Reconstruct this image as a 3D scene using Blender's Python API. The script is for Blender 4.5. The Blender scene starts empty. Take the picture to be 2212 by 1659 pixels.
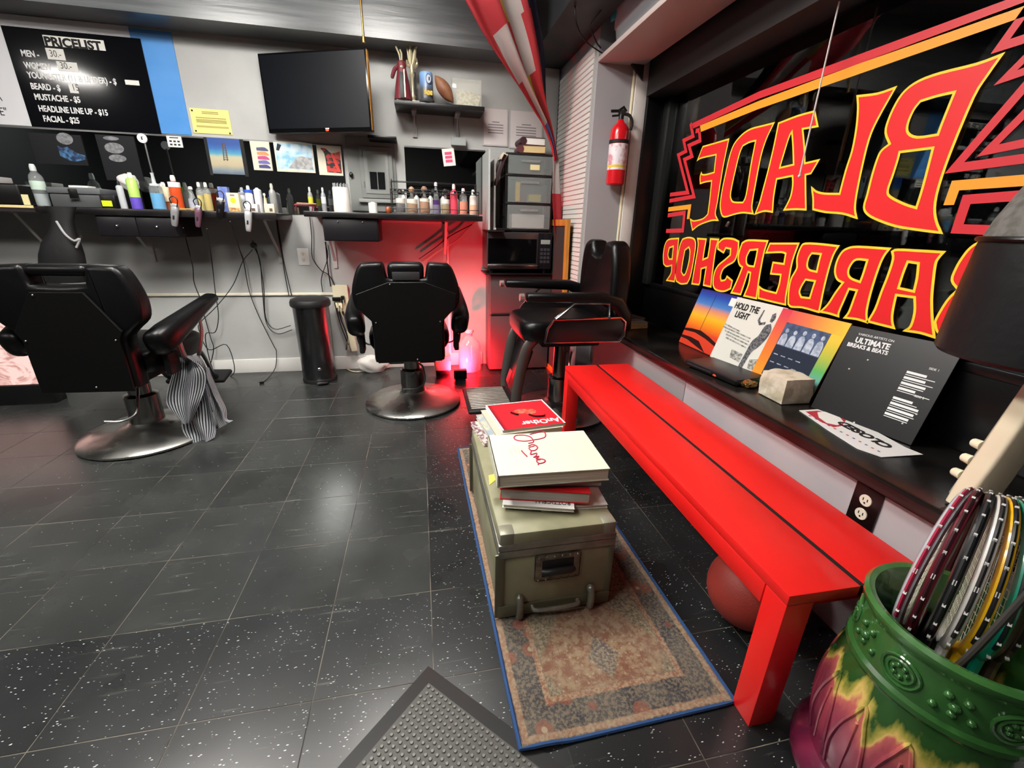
import bpy, bmesh, math, random
from mathutils import Vector, Matrix
random.seed(7)
SC = bpy.context.scene
C = SC.collection
PI = math.pi
R = math.radians
# ---------------------------------------------------------------- camera
FPX, YAW, PITCH, ROLL, CH = 930.43, R(12.034), R(20.036), R(-1.454), 1.15
_f = Vector((math.sin(YAW)*math.cos(PITCH), math.cos(YAW)*math.cos(PITCH), -math.sin(PITCH)))
_r0 = Vector((math.cos(YAW), -math.sin(YAW), 0)); _d0 = _f.cross(_r0)
_r = math.cos(ROLL)*_r0 + math.sin(ROLL)*_d0
_d = -math.sin(ROLL)*_r0 + math.cos(ROLL)*_d0
cam = bpy.data.objects.new('camera', bpy.data.cameras.new('camera')); C.objects.link(cam)
cam.data.sensor_width = 36.0; cam.data.lens = FPX/2212*36.0; cam.data.clip_start = 0.02
cam.matrix_world = Matrix(((_r.x, -_d.x, -_f.x, 0), (_r.y, -_d.y, -_f.y, 0), (_r.z, -_d.z, -_f.z, CH), (0, 0, 0, 1)))
SC.camera = cam
# ---------------------------------------------------------------- world (night) and exposure
w = bpy.data.worlds.new('night'); SC.world = w; w.use_nodes = True
w.node_tree.nodes['Background'].inputs[0].default_value = (0.010, 0.012, 0.018, 1)
w.node_tree.nodes['Background'].inputs[1].default_value = 1.0
vs = SC.view_settings
vs.view_transform = 'Standard'; vs.look = 'None'; vs.gamma = 1.0; vs.use_curve_mapping = False
vs.exposure = 0.18
LAMP = 55.0
# ---------------------------------------------------------------- measuring: a point of the photograph on a known plane of the room
def ray(u, v):
    return _r*((u-1106)/FPX) + _d*((v-829.5)/FPX) + _f
def PZ(u, v, z=0.0):
    d = ray(u, v); return Vector((0, 0, CH)) + d*((z-CH)/d.z)
def PX(u, v, x):
    d = ray(u, v); return Vector((0, 0, CH)) + d*(x/d.x)
def PY(u, v, y):
    d = ray(u, v); return Vector((0, 0, CH)) + d*(y/d.y)
# ---------------------------------------------------------------- materials
def lin(h):
    if not isinstance(h, str): return tuple(h) + ((1,) if len(h) == 3 else ())
    h = h.lstrip('#'); o = []
    for i in (0, 2, 4):
        c = int(h[i:i+2], 16)/255; o.append(c/12.92 if c <= .04045 else ((c+.055)/1.055)**2.4)
    return (*o, 1)
_M = {}
def mat(name, col='#808080', rough=.5, metal=0, col2=None, scale=8, lo=.4, hi=.6, detail=4, bump=0, bscale=60, coat=0, emis=0, ecol=None, trans=0, alpha=1, ior=1.45, stretch=(1, 1, 1), space='Object', r2=None, spec=None):
    if name in _M: return _M[name]
    m = bpy.data.materials.new(name); m.use_nodes = True; _M[name] = m
    nt = m.node_tree; N = nt.nodes; L = nt.links; b = N['Principled BSDF']
    b.inputs['Base Color'].default_value = lin(col); b.inputs['Roughness'].default_value = rough
    b.inputs['Metallic'].default_value = metal; b.inputs['IOR'].default_value = ior
    if spec is not None: b.inputs['Specular IOR Level'].default_value = spec
    if coat: b.inputs['Coat Weight'].default_value = coat; b.inputs['Coat Roughness'].default_value = .08
    if trans: b.inputs['Transmission Weight'].default_value = trans
    if alpha < 1: b.inputs['Alpha'].default_value = alpha
    if emis: b.inputs['Emission Color'].default_value = lin(ecol or col); b.inputs['Emission Strength'].default_value = emis
    if col2 or bump or r2 is not None:
        if space == 'World':
            tc = N.new('ShaderNodeNewGeometry'); src = tc.outputs['Position']
        else:
            tc = N.new('ShaderNodeTexCoord'); src = tc.outputs[space]
        mp = N.new('ShaderNodeMapping'); mp.inputs['Scale'].default_value = stretch
        L.new(src, mp.inputs['Vector'])
        if col2 or r2 is not None:
            n = N.new('ShaderNodeTexNoise'); n.inputs['Scale'].default_value = scale; n.inputs['Detail'].default_value = detail
            L.new(mp.outputs[0], n.inputs['Vector'])
            cr = N.new('ShaderNodeMapRange'); cr.inputs['From Min'].default_value = lo; cr.inputs['From Max'].default_value = hi
            L.new(n.outputs['Fac'], cr.inputs['Value'])
            if col2:
                mx = N.new('ShaderNodeMix'); mx.data_type = 'RGBA'
                mx.inputs['A'].default_value = lin(col); mx.inputs['B'].default_value = lin(col2)
                L.new(cr.outputs[0], mx.inputs['Factor']); L.new(mx.outputs['Result'], b.inputs['Base Color'])
            if r2 is not None:
                mr = N.new('ShaderNodeMapRange'); mr.inputs['To Min'].default_value = rough; mr.inputs['To Max'].default_value = r2
                L.new(cr.outputs[0], mr.inputs['Value']); L.new(mr.outputs[0], b.inputs['Roughness'])
        if bump:
            n2 = N.new('ShaderNodeTexNoise'); n2.inputs['Scale'].default_value = bscale; n2.inputs['Detail'].default_value = 3
            L.new(mp.outputs[0], n2.inputs['Vector'])
            bp = N.new('ShaderNodeBump'); bp.inputs['Strength'].default_value = bump; bp.inputs['Distance'].default_value = .004
            L.new(n2.outputs['Fac'], bp.inputs['Height']); L.new(bp.outputs[0], b.inputs['Normal'])
    return m
def ramp_mat(name, stops, axis='Z', rough=.5, space='Object', k=1.0, off=0.0, wob=0.0, wscale=5, interp='LINEAR', bump=0, coat=0):
    """flat print: colour bands along one object axis"""
    if name in _M: return _M[name]
    m = bpy.data.materials.new(name); m.use_nodes = True; _M[name] = m
    nt = m.node_tree; N = nt.nodes; L = nt.links; b = N['Principled BSDF']; b.inputs['Roughness'].default_value = rough
    if coat: b.inputs['Coat Weight'].default_value = coat; b.inputs['Coat Roughness'].default_value = .06
    tc = N.new('ShaderNodeTexCoord'); sp = N.new('ShaderNodeSeparateXYZ'); L.new(tc.outputs[space], sp.inputs[0])
    ma = N.new('ShaderNodeMath'); ma.operation = 'MULTIPLY_ADD'; ma.inputs[1].default_value = k; ma.inputs[2].default_value = off
    L.new(sp.outputs[axis], ma.inputs[0]); val = ma.outputs[0]
    if wob:
        n = N.new('ShaderNodeTexNoise'); n.inputs['Scale'].default_value = wscale; n.inputs['Detail'].default_value = 4; L.new(tc.outputs[space], n.inputs['Vector'])
        m2 = N.new('ShaderNodeMath'); m2.operation = 'MULTIPLY_ADD'; m2.inputs[1].default_value = wob
        L.new(n.outputs['Fac'], m2.inputs[0]); L.new(val, m2.inputs[2]); val = m2.outputs[0]
    cr = N.new('ShaderNodeValToRGB'); cr.color_ramp.interpolation = interp
    e = cr.color_ramp.elements
    while len(e) < len(stops): e.new(.5)
    for i, (p, c) in enumerate(stops): e[i].position = p; e[i].color = lin(c)
    L.new(val, cr.inputs[0]); L.new(cr.outputs[0], b.inputs['Base Color'])
    return m
# ---------------------------------------------------------------- mesh helpers
def NB(): return bmesh.new()
def _new(bm, fn):
    n0 = len(bm.verts); fn(); bm.verts.ensure_lookup_table(); return bm.verts[n0:]
def box(bm, c, s, rot=None, bev=0, seg=2):
    M = Matrix.Translation(c)
    if rot is not None: M = M @ (rot if isinstance(rot, Matrix) else Matrix.Rotation(rot, 4, 'Z'))
    M = M @ Matrix.Diagonal((s[0], s[1], s[2], 1))
    r = bmesh.ops.create_cube(bm, size=1, matrix=M)
    if bev:
        es = list({e for v in r['verts'] for e in v.link_edges})
        bmesh.ops.bevel(bm, geom=es, offset=bev, segments=seg, profile=.5, affect='EDGES')
    return bm
def b2(bm, lo, hi, bev=0, seg=2):
    return box(bm, [(a+b)/2 for a, b in zip(lo, hi)], [abs(b-a) for a, b in zip(lo, hi)], None, bev, seg)
def frame_of(d):
    d = Vector(d).normalized(); a = Vector((0, 0, 1)) if abs(d.z) < .9 else Vector((1, 0, 0))
    u = d.cross(a).normalized(); return u, d.cross(u).normalized()
def cyl(bm, p0, p1, r0, r1=None, n=16):
    r1 = r0 if r1 is None else r1; p0 = Vector(p0); p1 = Vector(p1); u, v = frame_of(p1-p0)
    A = []; Bv = []
    for i in range(n):
        a = 2*PI*i/n; o = u*math.cos(a)+v*math.sin(a)
        A.append(bm.verts.new(p0+o*r0)); Bv.append(bm.verts.new(p1+o*r1))
    for i in range(n): bm.faces.new((A[i], A[(i+1) % n], Bv[(i+1) % n], Bv[i]))
    bm.faces.new(A[::-1]); bm.faces.new(Bv); return bm
def lathe(bm, prof, n=24, c=(0, 0, 0), M=None, caps=True):
    c = Vector(c); rings = []
    for r, z in prof:
        ring = []
        for i in range(n):
            a = 2*PI*i/n; p = Vector((max(r, 1e-4)*math.cos(a), max(r, 1e-4)*math.sin(a), z))
            ring.append(bm.verts.new((M @ p if M else p)+c))
        rings.append(ring)
    for A, B_ in zip(rings, rings[1:]):
        for i in range(n): bm.faces.new((A[i], A[(i+1) % n], B_[(i+1) % n], B_[i]))
    if caps: bm.faces.new(rings[0][::-1]); bm.faces.new(rings[-1])
    return bm
def crom(pts, k=6, closed=False):
    P = [Vector(p) for p in pts]; n = len(P); out = []
    rng = range(n if closed else n-1)
    for i in rng:
        p1, p2 = P[i], P[(i+1) % n]
        p0 = P[i-1] if (closed or i > 0) else p1*2-p2
        p3 = P[(i+2) % n] if (closed or i+2 < n) else p2*2-p1
        for j in range(k):
            t = j/k
            out.append(.5*((2*p1)+(p2-p0)*t+(2*p0-5*p1+4*p2-p3)*t*t+(3*p1-p0-3*p2+p3)*t**3))
    if not closed: out.append(P[-1])
    return out
def tube(bm, pts, r, n=8, closed=False, k=0, sec=None):
    """swept tube; r number or list; sec = (w,h) flattening"""
    P = crom(pts, k, closed) if k else [Vector(p) for p in pts]
    m = len(P); rr = r if isinstance(r, (list, tuple)) else [r]*m
    if len(rr) != m: rr = [rr[min(int(i*(len(rr)-1)/(m-1)), len(rr)-2)]*(1-(i*(len(rr)-1)/(m-1)) % 1)+rr[min(int(i*(len(rr)-1)/(m-1))+1, len(rr)-1)]*((i*(len(rr)-1)/(m-1)) % 1) if i < m-1 else rr[-1] for i in range(m)]
    rings = []; u = None
    for i, p in enumerate(P):
        t = (P[(i+1) % m]-P[i-1]) if closed else (P[min(i+1, m-1)]-P[max(i-1, 0)])
        if t.length < 1e-9: t = Vector((0, 0, 1))
        t.normalize()
        if u is None: u, v = frame_of(t)
        else:
            u = (u-t*u.dot(t)); u = u.normalized() if u.length > 1e-6 else frame_of(t)[0]; v = t.cross(u)
        sw, sh = sec or (1, 1)
        rings.append([bm.verts.new(p+(u*math.cos(2*PI*j/n)*sw+v*math.sin(2*PI*j/n)*sh)*rr[i]) for j in range(n)])
    for i in range(m if closed else m-1):
        A, B_ = rings[i], rings[(i+1) % m]
        for j in range(n): bm.faces.new((A[j], A[(j+1) % n], B_[(j+1) % n], B_[j]))
    if not closed: bm.faces.new(rings[0][::-1]); bm.faces.new(rings[-1])
    return bm
def prism(bm, poly, d, M=None, bev=0, seg=2):
    """polygon (u,v) extruded by d along w; M maps (u,v,w)->xyz (Matrix); default u=x, v=z, w=y"""
    M = M or Matrix(((1, 0, 0, 0), (0, 0, 1, 0), (0, 1, 0, 0), (0, 0, 0, 1)))
    A = [bm.verts.new(M @ Vector((u, v, 0))) for u, v in poly]; B_ = [bm.verts.new(M @ Vector((u, v, d))) for u, v in poly]
    n = len(poly); fs = [bm.faces.new(A), bm.faces.new(B_[::-1])]
    for i in range(n): fs.append(bm.faces.new((A[i], B_[i], B_[(i+1) % n], A[(i+1) % n])))
    bmesh.ops.recalc_face_normals(bm, faces=fs)
    if bev:
        es = list({e for f in fs[:2] for e in f.edges})
        bmesh.ops.bevel(bm, geom=es, offset=bev, segments=seg, profile=.5, affect='EDGES')
    return bm
def ball(bm, c, r, n=16, s=(1, 1, 1), M=None):
    MM = Matrix.Translation(c) @ (M or Matrix()) @ Matrix.Diagonal((r*s[0], r*s[1], r*s[2], 1))
    bmesh.ops.create_uvsphere(bm, u_segments=n, v_segments=max(6, n//2), radius=1, matrix=MM); return bm
def grid(bm, fn, nu, nv):
    V = [[bm.verts.new(fn(i/nu, j/nv)) for j in range(nv+1)] for i in range(nu+1)]
    for i in range(nu):
        for j in range(nv): bm.faces.new((V[i][j], V[i+1][j], V[i+1][j+1], V[i][j+1]))
    return bm
def loft(bm, rings, caps=True):
    Rg = [[bm.verts.new(p) for p in r] for r in rings]; n = len(Rg[0])
    for A, B_ in zip(Rg, Rg[1:]):
        for j in range(n): bm.faces.new((A[j], A[(j+1) % n], B_[(j+1) % n], B_[j]))
    if caps: bm.faces.new(Rg[0][::-1]); bm.faces.new(Rg[-1])
    return bm
def mesh_of(name, bm, ang=38, smooth=True, recalc=True):
    if recalc: bmesh.ops.recalc_face_normals(bm, faces=bm.faces[:])
    me = bpy.data.meshes.new(name); bm.to_mesh(me); bm.free()
    if smooth and me.polygons:
        me.polygons.foreach_set('use_smooth', [True]*len(me.polygons)); me.set_sharp_from_angle(angle=R(ang))
    return me
def ob(name, bm, m, parent=None, loc=(0, 0, 0), rot=(0, 0, 0), ang=38, smooth=True, recalc=True, label=None):
    me = bm if isinstance(bm, bpy.types.Mesh) else mesh_of(name, bm, ang, smooth, recalc)
    if m is not None and not me.materials:
        for q in (m if isinstance(m, (list, tuple)) else [m]): me.materials.append(q)
    o = bpy.data.objects.new(name, me); C.objects.link(o); o.location = loc; o.rotation_euler = rot
    if parent: o.parent = parent
    if label: o['label'] = label
    return o
def thing(name, label, cat, loc=(0, 0, 0), rotz=0, group=None, rot=None):
    o = bpy.data.objects.new(name, None); C.objects.link(o); o.empty_display_size = .05
    o.location = loc; o.rotation_euler = rot or (0, 0, rotz); o['label'] = label; o['category'] = cat
    if group: o['group'] = group
    return o
def tag(o, label, cat, group=None):
    o['label'] = label; o['category'] = cat
    if group: o['group'] = group
    return o
def struct(o, label=None):
    o['kind'] = 'structure'
    if label: o['label'] = label
    return o
def bx(name, lo, hi, m, parent=None, bev=0, seg=2, **k):
    return ob(name, b2(NB(), lo, hi, bev, seg), m, parent, **k)
def text_mesh(s, size, depth=.0006, bold=0, sx=1.0, align='LEFT', space=1.0, line=1.0):
    cu = bpy.data.curves.new('t', 'FONT'); cu.body = s; cu.size = size; cu.extrude = depth; cu.offset = bold; cu.align_x = align
    cu.space_character = space; cu.space_line = line; cu.resolution_u = 3
    t = bpy.data.objects.new('t', cu); C.objects.link(t)
    me = bpy.data.meshes.new_from_object(t); bpy.data.objects.remove(t); bpy.data.curves.remove(cu)
    if sx != 1: me.transform(Matrix.Diagonal((sx, 1, 1, 1)))
    return me
def text(name, s, size, m, parent=None, loc=(0, 0, 0), rot=(0, 0, 0), **k):
    me = text_mesh(s, size, **k); me.materials.append(m)
    o = bpy.data.objects.new(name, me); C.objects.link(o); o.location = loc; o.rotation_euler = rot
    if parent: o.parent = parent
    return o
def shape_mesh(splines, depth=.0006):
    """flat filled outline with holes; (u,v) in local xy"""
    cu = bpy.data.curves.new('s', 'CURVE'); cu.dimensions = '2D'; cu.fill_mode = 'BOTH'; cu.extrude = depth
    for s in splines:
        sp = cu.splines.new('POLY'); sp.points.add(len(s)-1)
        for p, q in zip(sp.points, s): p.co = (q[0], q[1], 0, 1)
        sp.use_cyclic_u = True
    t = bpy.data.objects.new('s', cu); C.objects.link(t)
    me = bpy.data.meshes.new_from_object(t); bpy.data.objects.remove(t); bpy.data.curves.remove(cu); return me
def smooth2(poly, k=3, sharp=50):
    """round a traced outline where it bends gently, keep its corners"""
    n = len(poly); P = [Vector(p).to_2d() for p in poly]; cor = []
    for i in range(n):
        a = P[i]-P[i-1]; b = P[(i+1) % n]-P[i]
        cor.append(a.length < 1e-9 or b.length < 1e-9 or a.angle(b) > R(sharp))
    out = []
    for i in range(n):
        p1, p2 = P[i], P[(i+1) % n]
        p0 = p1*2-p2 if cor[i] else P[i-1]
        p3 = p2*2-p1 if cor[(i+1) % n] else P[(i+2) % n]
        for j in range(k):
            t = j/k; out.append(tuple(.5*((2*p1)+(p2-p0)*t+(2*p0-5*p1+4*p2-p3)*t*t+(3*p1-p0-3*p2+p3)*t**3)))
    return out
def ribbon(bm, pts, wd, closed=False, z=0.0):
    """flat band along a polyline in local xy with mitred corners"""
    P = [Vector(p).to_2d() for p in pts]; n = len(P); Lf = []; Rt = []
    for i in range(n):
        a = (P[i]-P[i-1]) if (closed or i > 0) else None
        b = (P[(i+1) % n]-P[i]) if (closed or i < n-1) else None
        a = a or b; b = b or a
        if a.length < 1e-9: a = b
        if b.length < 1e-9: b = a
        na = Vector((-a.y, a.x)).normalized(); nb = Vector((-b.y, b.x)).normalized(); m = na+nb
        m = m.normalized() if m.length > 1e-6 else na
        q = wd/2/max(.45, m.dot(na))
        Lf.append(bm.verts.new((*(P[i]+m*q), z))); Rt.append(bm.verts.new((*(P[i]-m*q), z)))
    for i in range(n if closed else n-1):
        j = (i+1) % n; bm.faces.new((Lf[i], Rt[i], Rt[j], Lf[j]))
    return bm
def RX(a): return Matrix.Rotation(a, 4, 'X')
def RY(a): return Matrix.Rotation(a, 4, 'Y')
def RZ(a): return Matrix.Rotation(a, 4, 'Z')
UP = (PI/2, 0, 0)          # local xy plane stood upright facing -y
# ---------------------------------------------------------------- common materials
M_black = mat('black plastic', '#0d0d0e', .35)
M_blackm = mat('matt black', '#111112', .7)
M_leather = mat('black vinyl', '#060607', .36, bump=.12, bscale=140, spec=.32)
M_chrome = mat('chrome', '#c9cacb', .16, 1, bump=.05, bscale=30)
M_steel = mat('brushed steel', '#8a8a8a', .3, 1)
M_dsteel = mat('dark steel', '#55555a', .35, 1)
M_white = mat('white paint', '#dedddc', .5)
M_paper = mat('white paper', '#e4e2dd', .7)
M_glass = mat('clear plastic', '#e8efee', .08, alpha=.35)
M_cord = mat('black cord', '#101010', .5)
M_cordw = mat('beige cord', '#b9ab94', .5)
M_cream = mat('cream plastic', '#dcd3b4', .5)
M_ink = mat('black ink', '#101010', .6)
M_inkw = mat('white ink', '#e6e6e6', .6)
# ================================================================ THE SETTING
XL, XR, YB, YF, ZC = -4.8, 1.2, 3.64, -2.2, 2.75
T = .3048; SX0 = -.0165; SY0 = 1.142
def tile_mat(name, base, base2, fleck, fl_amt, rough):
    m = bpy.data.materials.new(name); m.use_nodes = True; nt = m.node_tree; N = nt.nodes; L = nt.links; b = N['Principled BSDF']
    g = N.new('ShaderNodeNewGeometry'); oi = N.new('ShaderNodeObjectInfo')
    n1 = N.new('ShaderNodeTexNoise'); n1.inputs['Scale'].default_value = 3.5; n1.inputs['Detail'].default_value = 3; L.new(g.outputs['Position'], n1.inputs['Vector'])
    mp = N.new('ShaderNodeMapping'); mp.inputs['Rotation'].default_value = (0, 0, .5); mp.inputs['Scale'].default_value = (1, 2.6, 1); L.new(g.outputs['Position'], mp.inputs['Vector'])
    vo = N.new('ShaderNodeTexVoronoi'); vo.inputs['Scale'].default_value = 88; L.new(mp.outputs[0], vo.inputs['Vector'])
    n2 = N.new('ShaderNodeTexNoise'); n2.inputs['Scale'].default_value = 3.2; n2.inputs['Detail'].default_value = 2; L.new(g.outputs['Position'], n2.inputs['Vector'])
    sep = N.new('ShaderNodeSeparateColor'); L.new(vo.outputs['Color'], sep.inputs[0])
    # fleck radius differs from cell to cell; many cells carry none
    mr = N.new('ShaderNodeMapRange'); mr.inputs['From Min'].default_value = 1-fl_amt; mr.inputs['From Max'].default_value = 1; mr.inputs['To Min'].default_value = .02; mr.inputs['To Max'].default_value = .32
    L.new(sep.outputs[0], mr.inputs['Value'])
    lt = N.new('ShaderNodeMath'); lt.operation = 'SUBTRACT'; L.new(mr.outputs[0], lt.inputs[0]); L.new(vo.outputs['Distance'], lt.inputs[1])
    sm = N.new('ShaderNodeMapRange'); sm.inputs['From Min'].default_value = 0; sm.inputs['From Max'].default_value = .08; L.new(lt.outputs[0], sm.inputs['Value'])
    mx = N.new('ShaderNodeMix'); mx.data_type = 'RGBA'; mx.inputs['A'].default_value = lin(base); mx.inputs['B'].default_value = lin(base2)
    ad = N.new('ShaderNodeMath'); ad.operation = 'MULTIPLY_ADD'; ad.inputs[1].default_value = .35; L.new(oi.outputs['Random'], ad.inputs[0]); L.new(n1.outputs['Fac'], ad.inputs[2])
    mr2 = N.new('ShaderNodeMapRange'); mr2.inputs['From Min'].default_value = .2; mr2.inputs['From Max'].default_value = 1.1; L.new(ad.outputs[0], mr2.inputs['Value']); L.new(mr2.outputs[0], mx.inputs['Factor'])
    # long scuffs
    ms = N.new('ShaderNodeMapping'); ms.inputs['Rotation'].default_value = (0, 0, -.75); ms.inputs['Scale'].default_value = (2, 26, 1); L.new(g.outputs['Position'], ms.inputs['Vector'])
    ns = N.new('ShaderNodeTexNoise'); ns.inputs['Scale'].default_value = 2.2; ns.inputs['Detail'].default_value = 5; L.new(ms.outputs[0], ns.inputs['Vector'])
    mrs = N.new('ShaderNodeMapRange'); mrs.inputs['From Min'].default_value = .64; mrs.inputs['From Max'].default_value = .78; mrs.inputs['To Max'].default_value = .5; L.new(ns.outputs['Fac'], mrs.inputs['Value'])
    m2 = N.new('ShaderNodeMix'); m2.data_type = 'RGBA'; m2.inputs['B'].default_value = lin('#77776f'); L.new(mx.outputs['Result'], m2.inputs['A']); L.new(mrs.outputs[0], m2.inputs['Factor'])
    m3 = N.new('ShaderNodeMix'); m3.data_type = 'RGBA'; m3.inputs['B'].default_value = lin(fleck); L.new(m2.outputs['Result'], m3.inputs['A']); L.new(sm.outputs[0], m3.inputs['Factor'])
    L.new(m3.outputs['Result'], b.inputs['Base Color'])
    rr = N.new('ShaderNodeMapRange'); rr.inputs['From Min'].default_value = .3; rr.inputs['From Max'].default_value = .7; rr.inputs['To Min'].default_value = rough; rr.inputs['To Max'].default_value = rough+.05
    L.new(n1.outputs['Fac'], rr.inputs['Value']); L.new(rr.outputs[0], b.inputs['Roughness'])
    return m
M_worn = tile_mat('worn black vinyl tile', '#1e2020', '#383a39', '#85857d', .07, .24)
M_fleck = tile_mat('flecked black vinyl tile', '#111314', '#26292a', '#b0b5b3', .42, .26)
M_slab = mat('dirty floor joint', '#716b5e', .7, col2='#2a2825', scale=5, space='World')
floor = struct(bx('floor', (XL, YF, -.06), (XR+.02, YB, -.0009), M_slab))
tmesh = {}
def tile(x0, x1, y0, y1):
    x0 = max(x0, XL); x1 = min(x1, XR); y1 = min(y1, YB)
    if x1-x0 < .01 or y1-y0 < .01: return
    fl = not (x1 < SX0+.01 and y0 > SY0-.01)
    if y1 < 1.5 and x0 < -1.55: fl = True
    key = (round(x1-x0, 3), round(y1-y0, 3), fl)
    if key not in tmesh:
        bm = NB(); wx, wy = (x1-x0)/2-.0011, (y1-y0)/2-.0011
        box(bm, (0, 0, -.0006), (wx*2, wy*2, .0012), bev=.0004, seg=1)
        tmesh[key] = mesh_of('tile', bm, smooth=False); tmesh[key].materials.append(M_fleck if fl else M_worn)
    o = bpy.data.objects.new('tile', tmesh[key]); C.objects.link(o); o.location = ((x0+x1)/2, (y0+y1)/2, 0); o.parent = floor
for i in range(-16, 5):
    for j in range(-5, 9):
        tile(SX0+i*T, SX0+(i+1)*T, SY0+j*T, SY0+(j+1)*T)
M_wall = mat('grey wall paint', '#afb1af', .5, col2='#a6a7a5', scale=2.5, bump=.06, bscale=18, space='World')
M_beam = mat('dark grey gloss paint', '#5d6163', .28, col2='#74787a', scale=3, stretch=(.5, 1, 8), space='World', bump=.25, bscale=5)
M_dark = mat('charcoal paint', '#232527', .5)
M_ceil = mat('ceiling paint', '#8d8f8f', .7)
M_wallr = mat('pale grey gloss paint', '#b3adb0', .42, col2='#a3a3a8', scale=2.2, space='World', bump=.06, bscale=12)
M_sill = mat('black gloss sill paint', '#0d0c0c', .22, col2='#1d1b19', scale=6, space='World', bump=.15, bscale=25)
struct(bx('wall_back', (XL, YB, 0), (1.09, YB+.1, ZC), M_wall))
struct(bx('wall_left', (XL-.1, YF, 0), (XL, YB, ZC), M_dark))
struct(bx('wall_front', (XL, YF-.1, 0), (1.7, YF, ZC), M_dark))
struct(bx('ceiling', (XL, YF, ZC), (1.7, YB, ZC+.1), M_ceil))
struct(bx('trim_1', (XL, 3.41, 2.25), (.82, YB, ZC), M_beam), 'dark grey dropped beam along the back wall')
struct(bx('trim_2', (.82, YF, 2.25), (1.085, YB, ZC), M_dark), 'charcoal dropped beam along the window side')
o = struct(bx('wall_right', (XR, YF, 0), (1.6, 2.9, .505), M_wallr))
bx('wall_patch', (XR-.003, 1.7, .0), (XR+.002, 2.9, .5), mat('grey lower wall paint', '#8d8c8e', .5), o)
# column, slatted wall, white post and pipe
col = struct(bx('wall_column', (1.092, 2.9, 0), (1.36, YB, ZC), mat('grey column paint', '#98979a', .5, bump=.05, bscale=15, space='World')), 'grey column carrying the fire extinguisher')
sw = struct(ob('wall_side', b2(NB(), (1.078, 2.93, .3), (1.0925, 3.62, 2.17)), mat('slat backing', '#a9a8a4', .6)), 'white slatted side wall of the column')
slm = None
for i in range(54):
    z = .5+i*.031
    if slm is None:
        bm = NB(); prism(bm, [(0, 0), (-.006, .004), (-.003, .0285), (0, .0285)], .69, Matrix(((1, 0, 0, 0), (0, 0, 1, 0), (0, 1, 0, 0), (0, 0, 0, 1))))
        slm = mesh_of('slat', bm); slm.materials.append(mat('white slat paint', '#c9c8c4', .45))
    s = bpy.data.objects.new('slat', slm); C.objects.link(s); s.location = (1.078, 2.93, z); s.parent = sw
struct(bx('trim_3', (1.335, 2.872, .55), (1.415, 2.899, 2.12), mat('white post paint', '#cfccc8', .45, bump=.1, bscale=10), bev=.004), 'white post beside the black window frame')
bm = NB(); tube(bm, [(1.325, 2.888, .56), (1.325, 2.888, 2.09)], .009, 8)
for z in (1.0, 1.65): box(bm, (1.325, 2.89, z), (.03, .012, .014), bev=.003)
tag(ob('conduit_pipe', bm, M_cream), 'thin cream pipe running up the column beside the extinguisher', 'pipe')
bm = NB(); tube(bm, [(1.075, 3.615, .5), (1.074, 3.615, 2.24)], .006, 6)
tag(ob('corner_cable', bm, M_cord), 'black cable running up the far corner beside the slatted wall', 'cable')
# sill
sill = struct(bx('trim_4', (1.168, YF, .505), (1.6, 2.9, .55), M_sill, bev=.006), 'black painted window sill')
# window
WX = 1.55
M_frame = mat('black window frame', '#070708', .3)
win = struct(bx('window_1', (1.552, YF, .551), (1.6, 2.86, .80), M_frame, bev=.004), 'shop window with painted letters, mirrored from inside')
bx('window_frame', (1.415, 2.85, .551), (1.6, 2.93, 2.2), M_frame, win, bev=.004, label='black window jamb')
bx('window_frame', (1.40, YF, 1.915), (1.6, 2.85, 2.3), mat('dark brown header', '#171213', .55), win, label='dark window header')
bx('window_frame', (1.525, 2.775, .8), (1.58, 2.85, 1.92), mat('dark grey metal frame', '#2b2c2b', .35, .5), win, bev=.003)
bx('window_frame', (1.546, YF, .785), (1.58, 2.78, .812), M_frame, win, bev=.003)
def glass_mat():
    m = bpy.data.materials.new('window glass'); m.use_nodes = True; N = m.node_tree.nodes; L = m.node_tree.links
    N.remove(N['Principled BSDF']); out = N['Material Output']
    fr = N.new('ShaderNodeFresnel'); fr.inputs['IOR'].default_value = 1.6; tr = N.new('ShaderNodeBsdfTransparent'); gl = N.new('ShaderNodeBsdfGlossy'); gl.inputs['Roughness'].default_value = .015
    tr.inputs[0].default_value = (.8, .83, .82, 1); mx = N.new('ShaderNodeMixShader'); L.new(fr.outputs[0], mx.inputs[0]); L.new(tr.outputs[0], mx.inputs[1]); L.new(gl.outputs[0], mx.inputs[2]); L.new(mx.outputs[0], out.inputs['Surface'])
    return m
bx('pane', (WX+.001, YF, .8), (WX+.007, 2.8, 1.93), glass_mat(), win, smooth=False)
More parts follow.
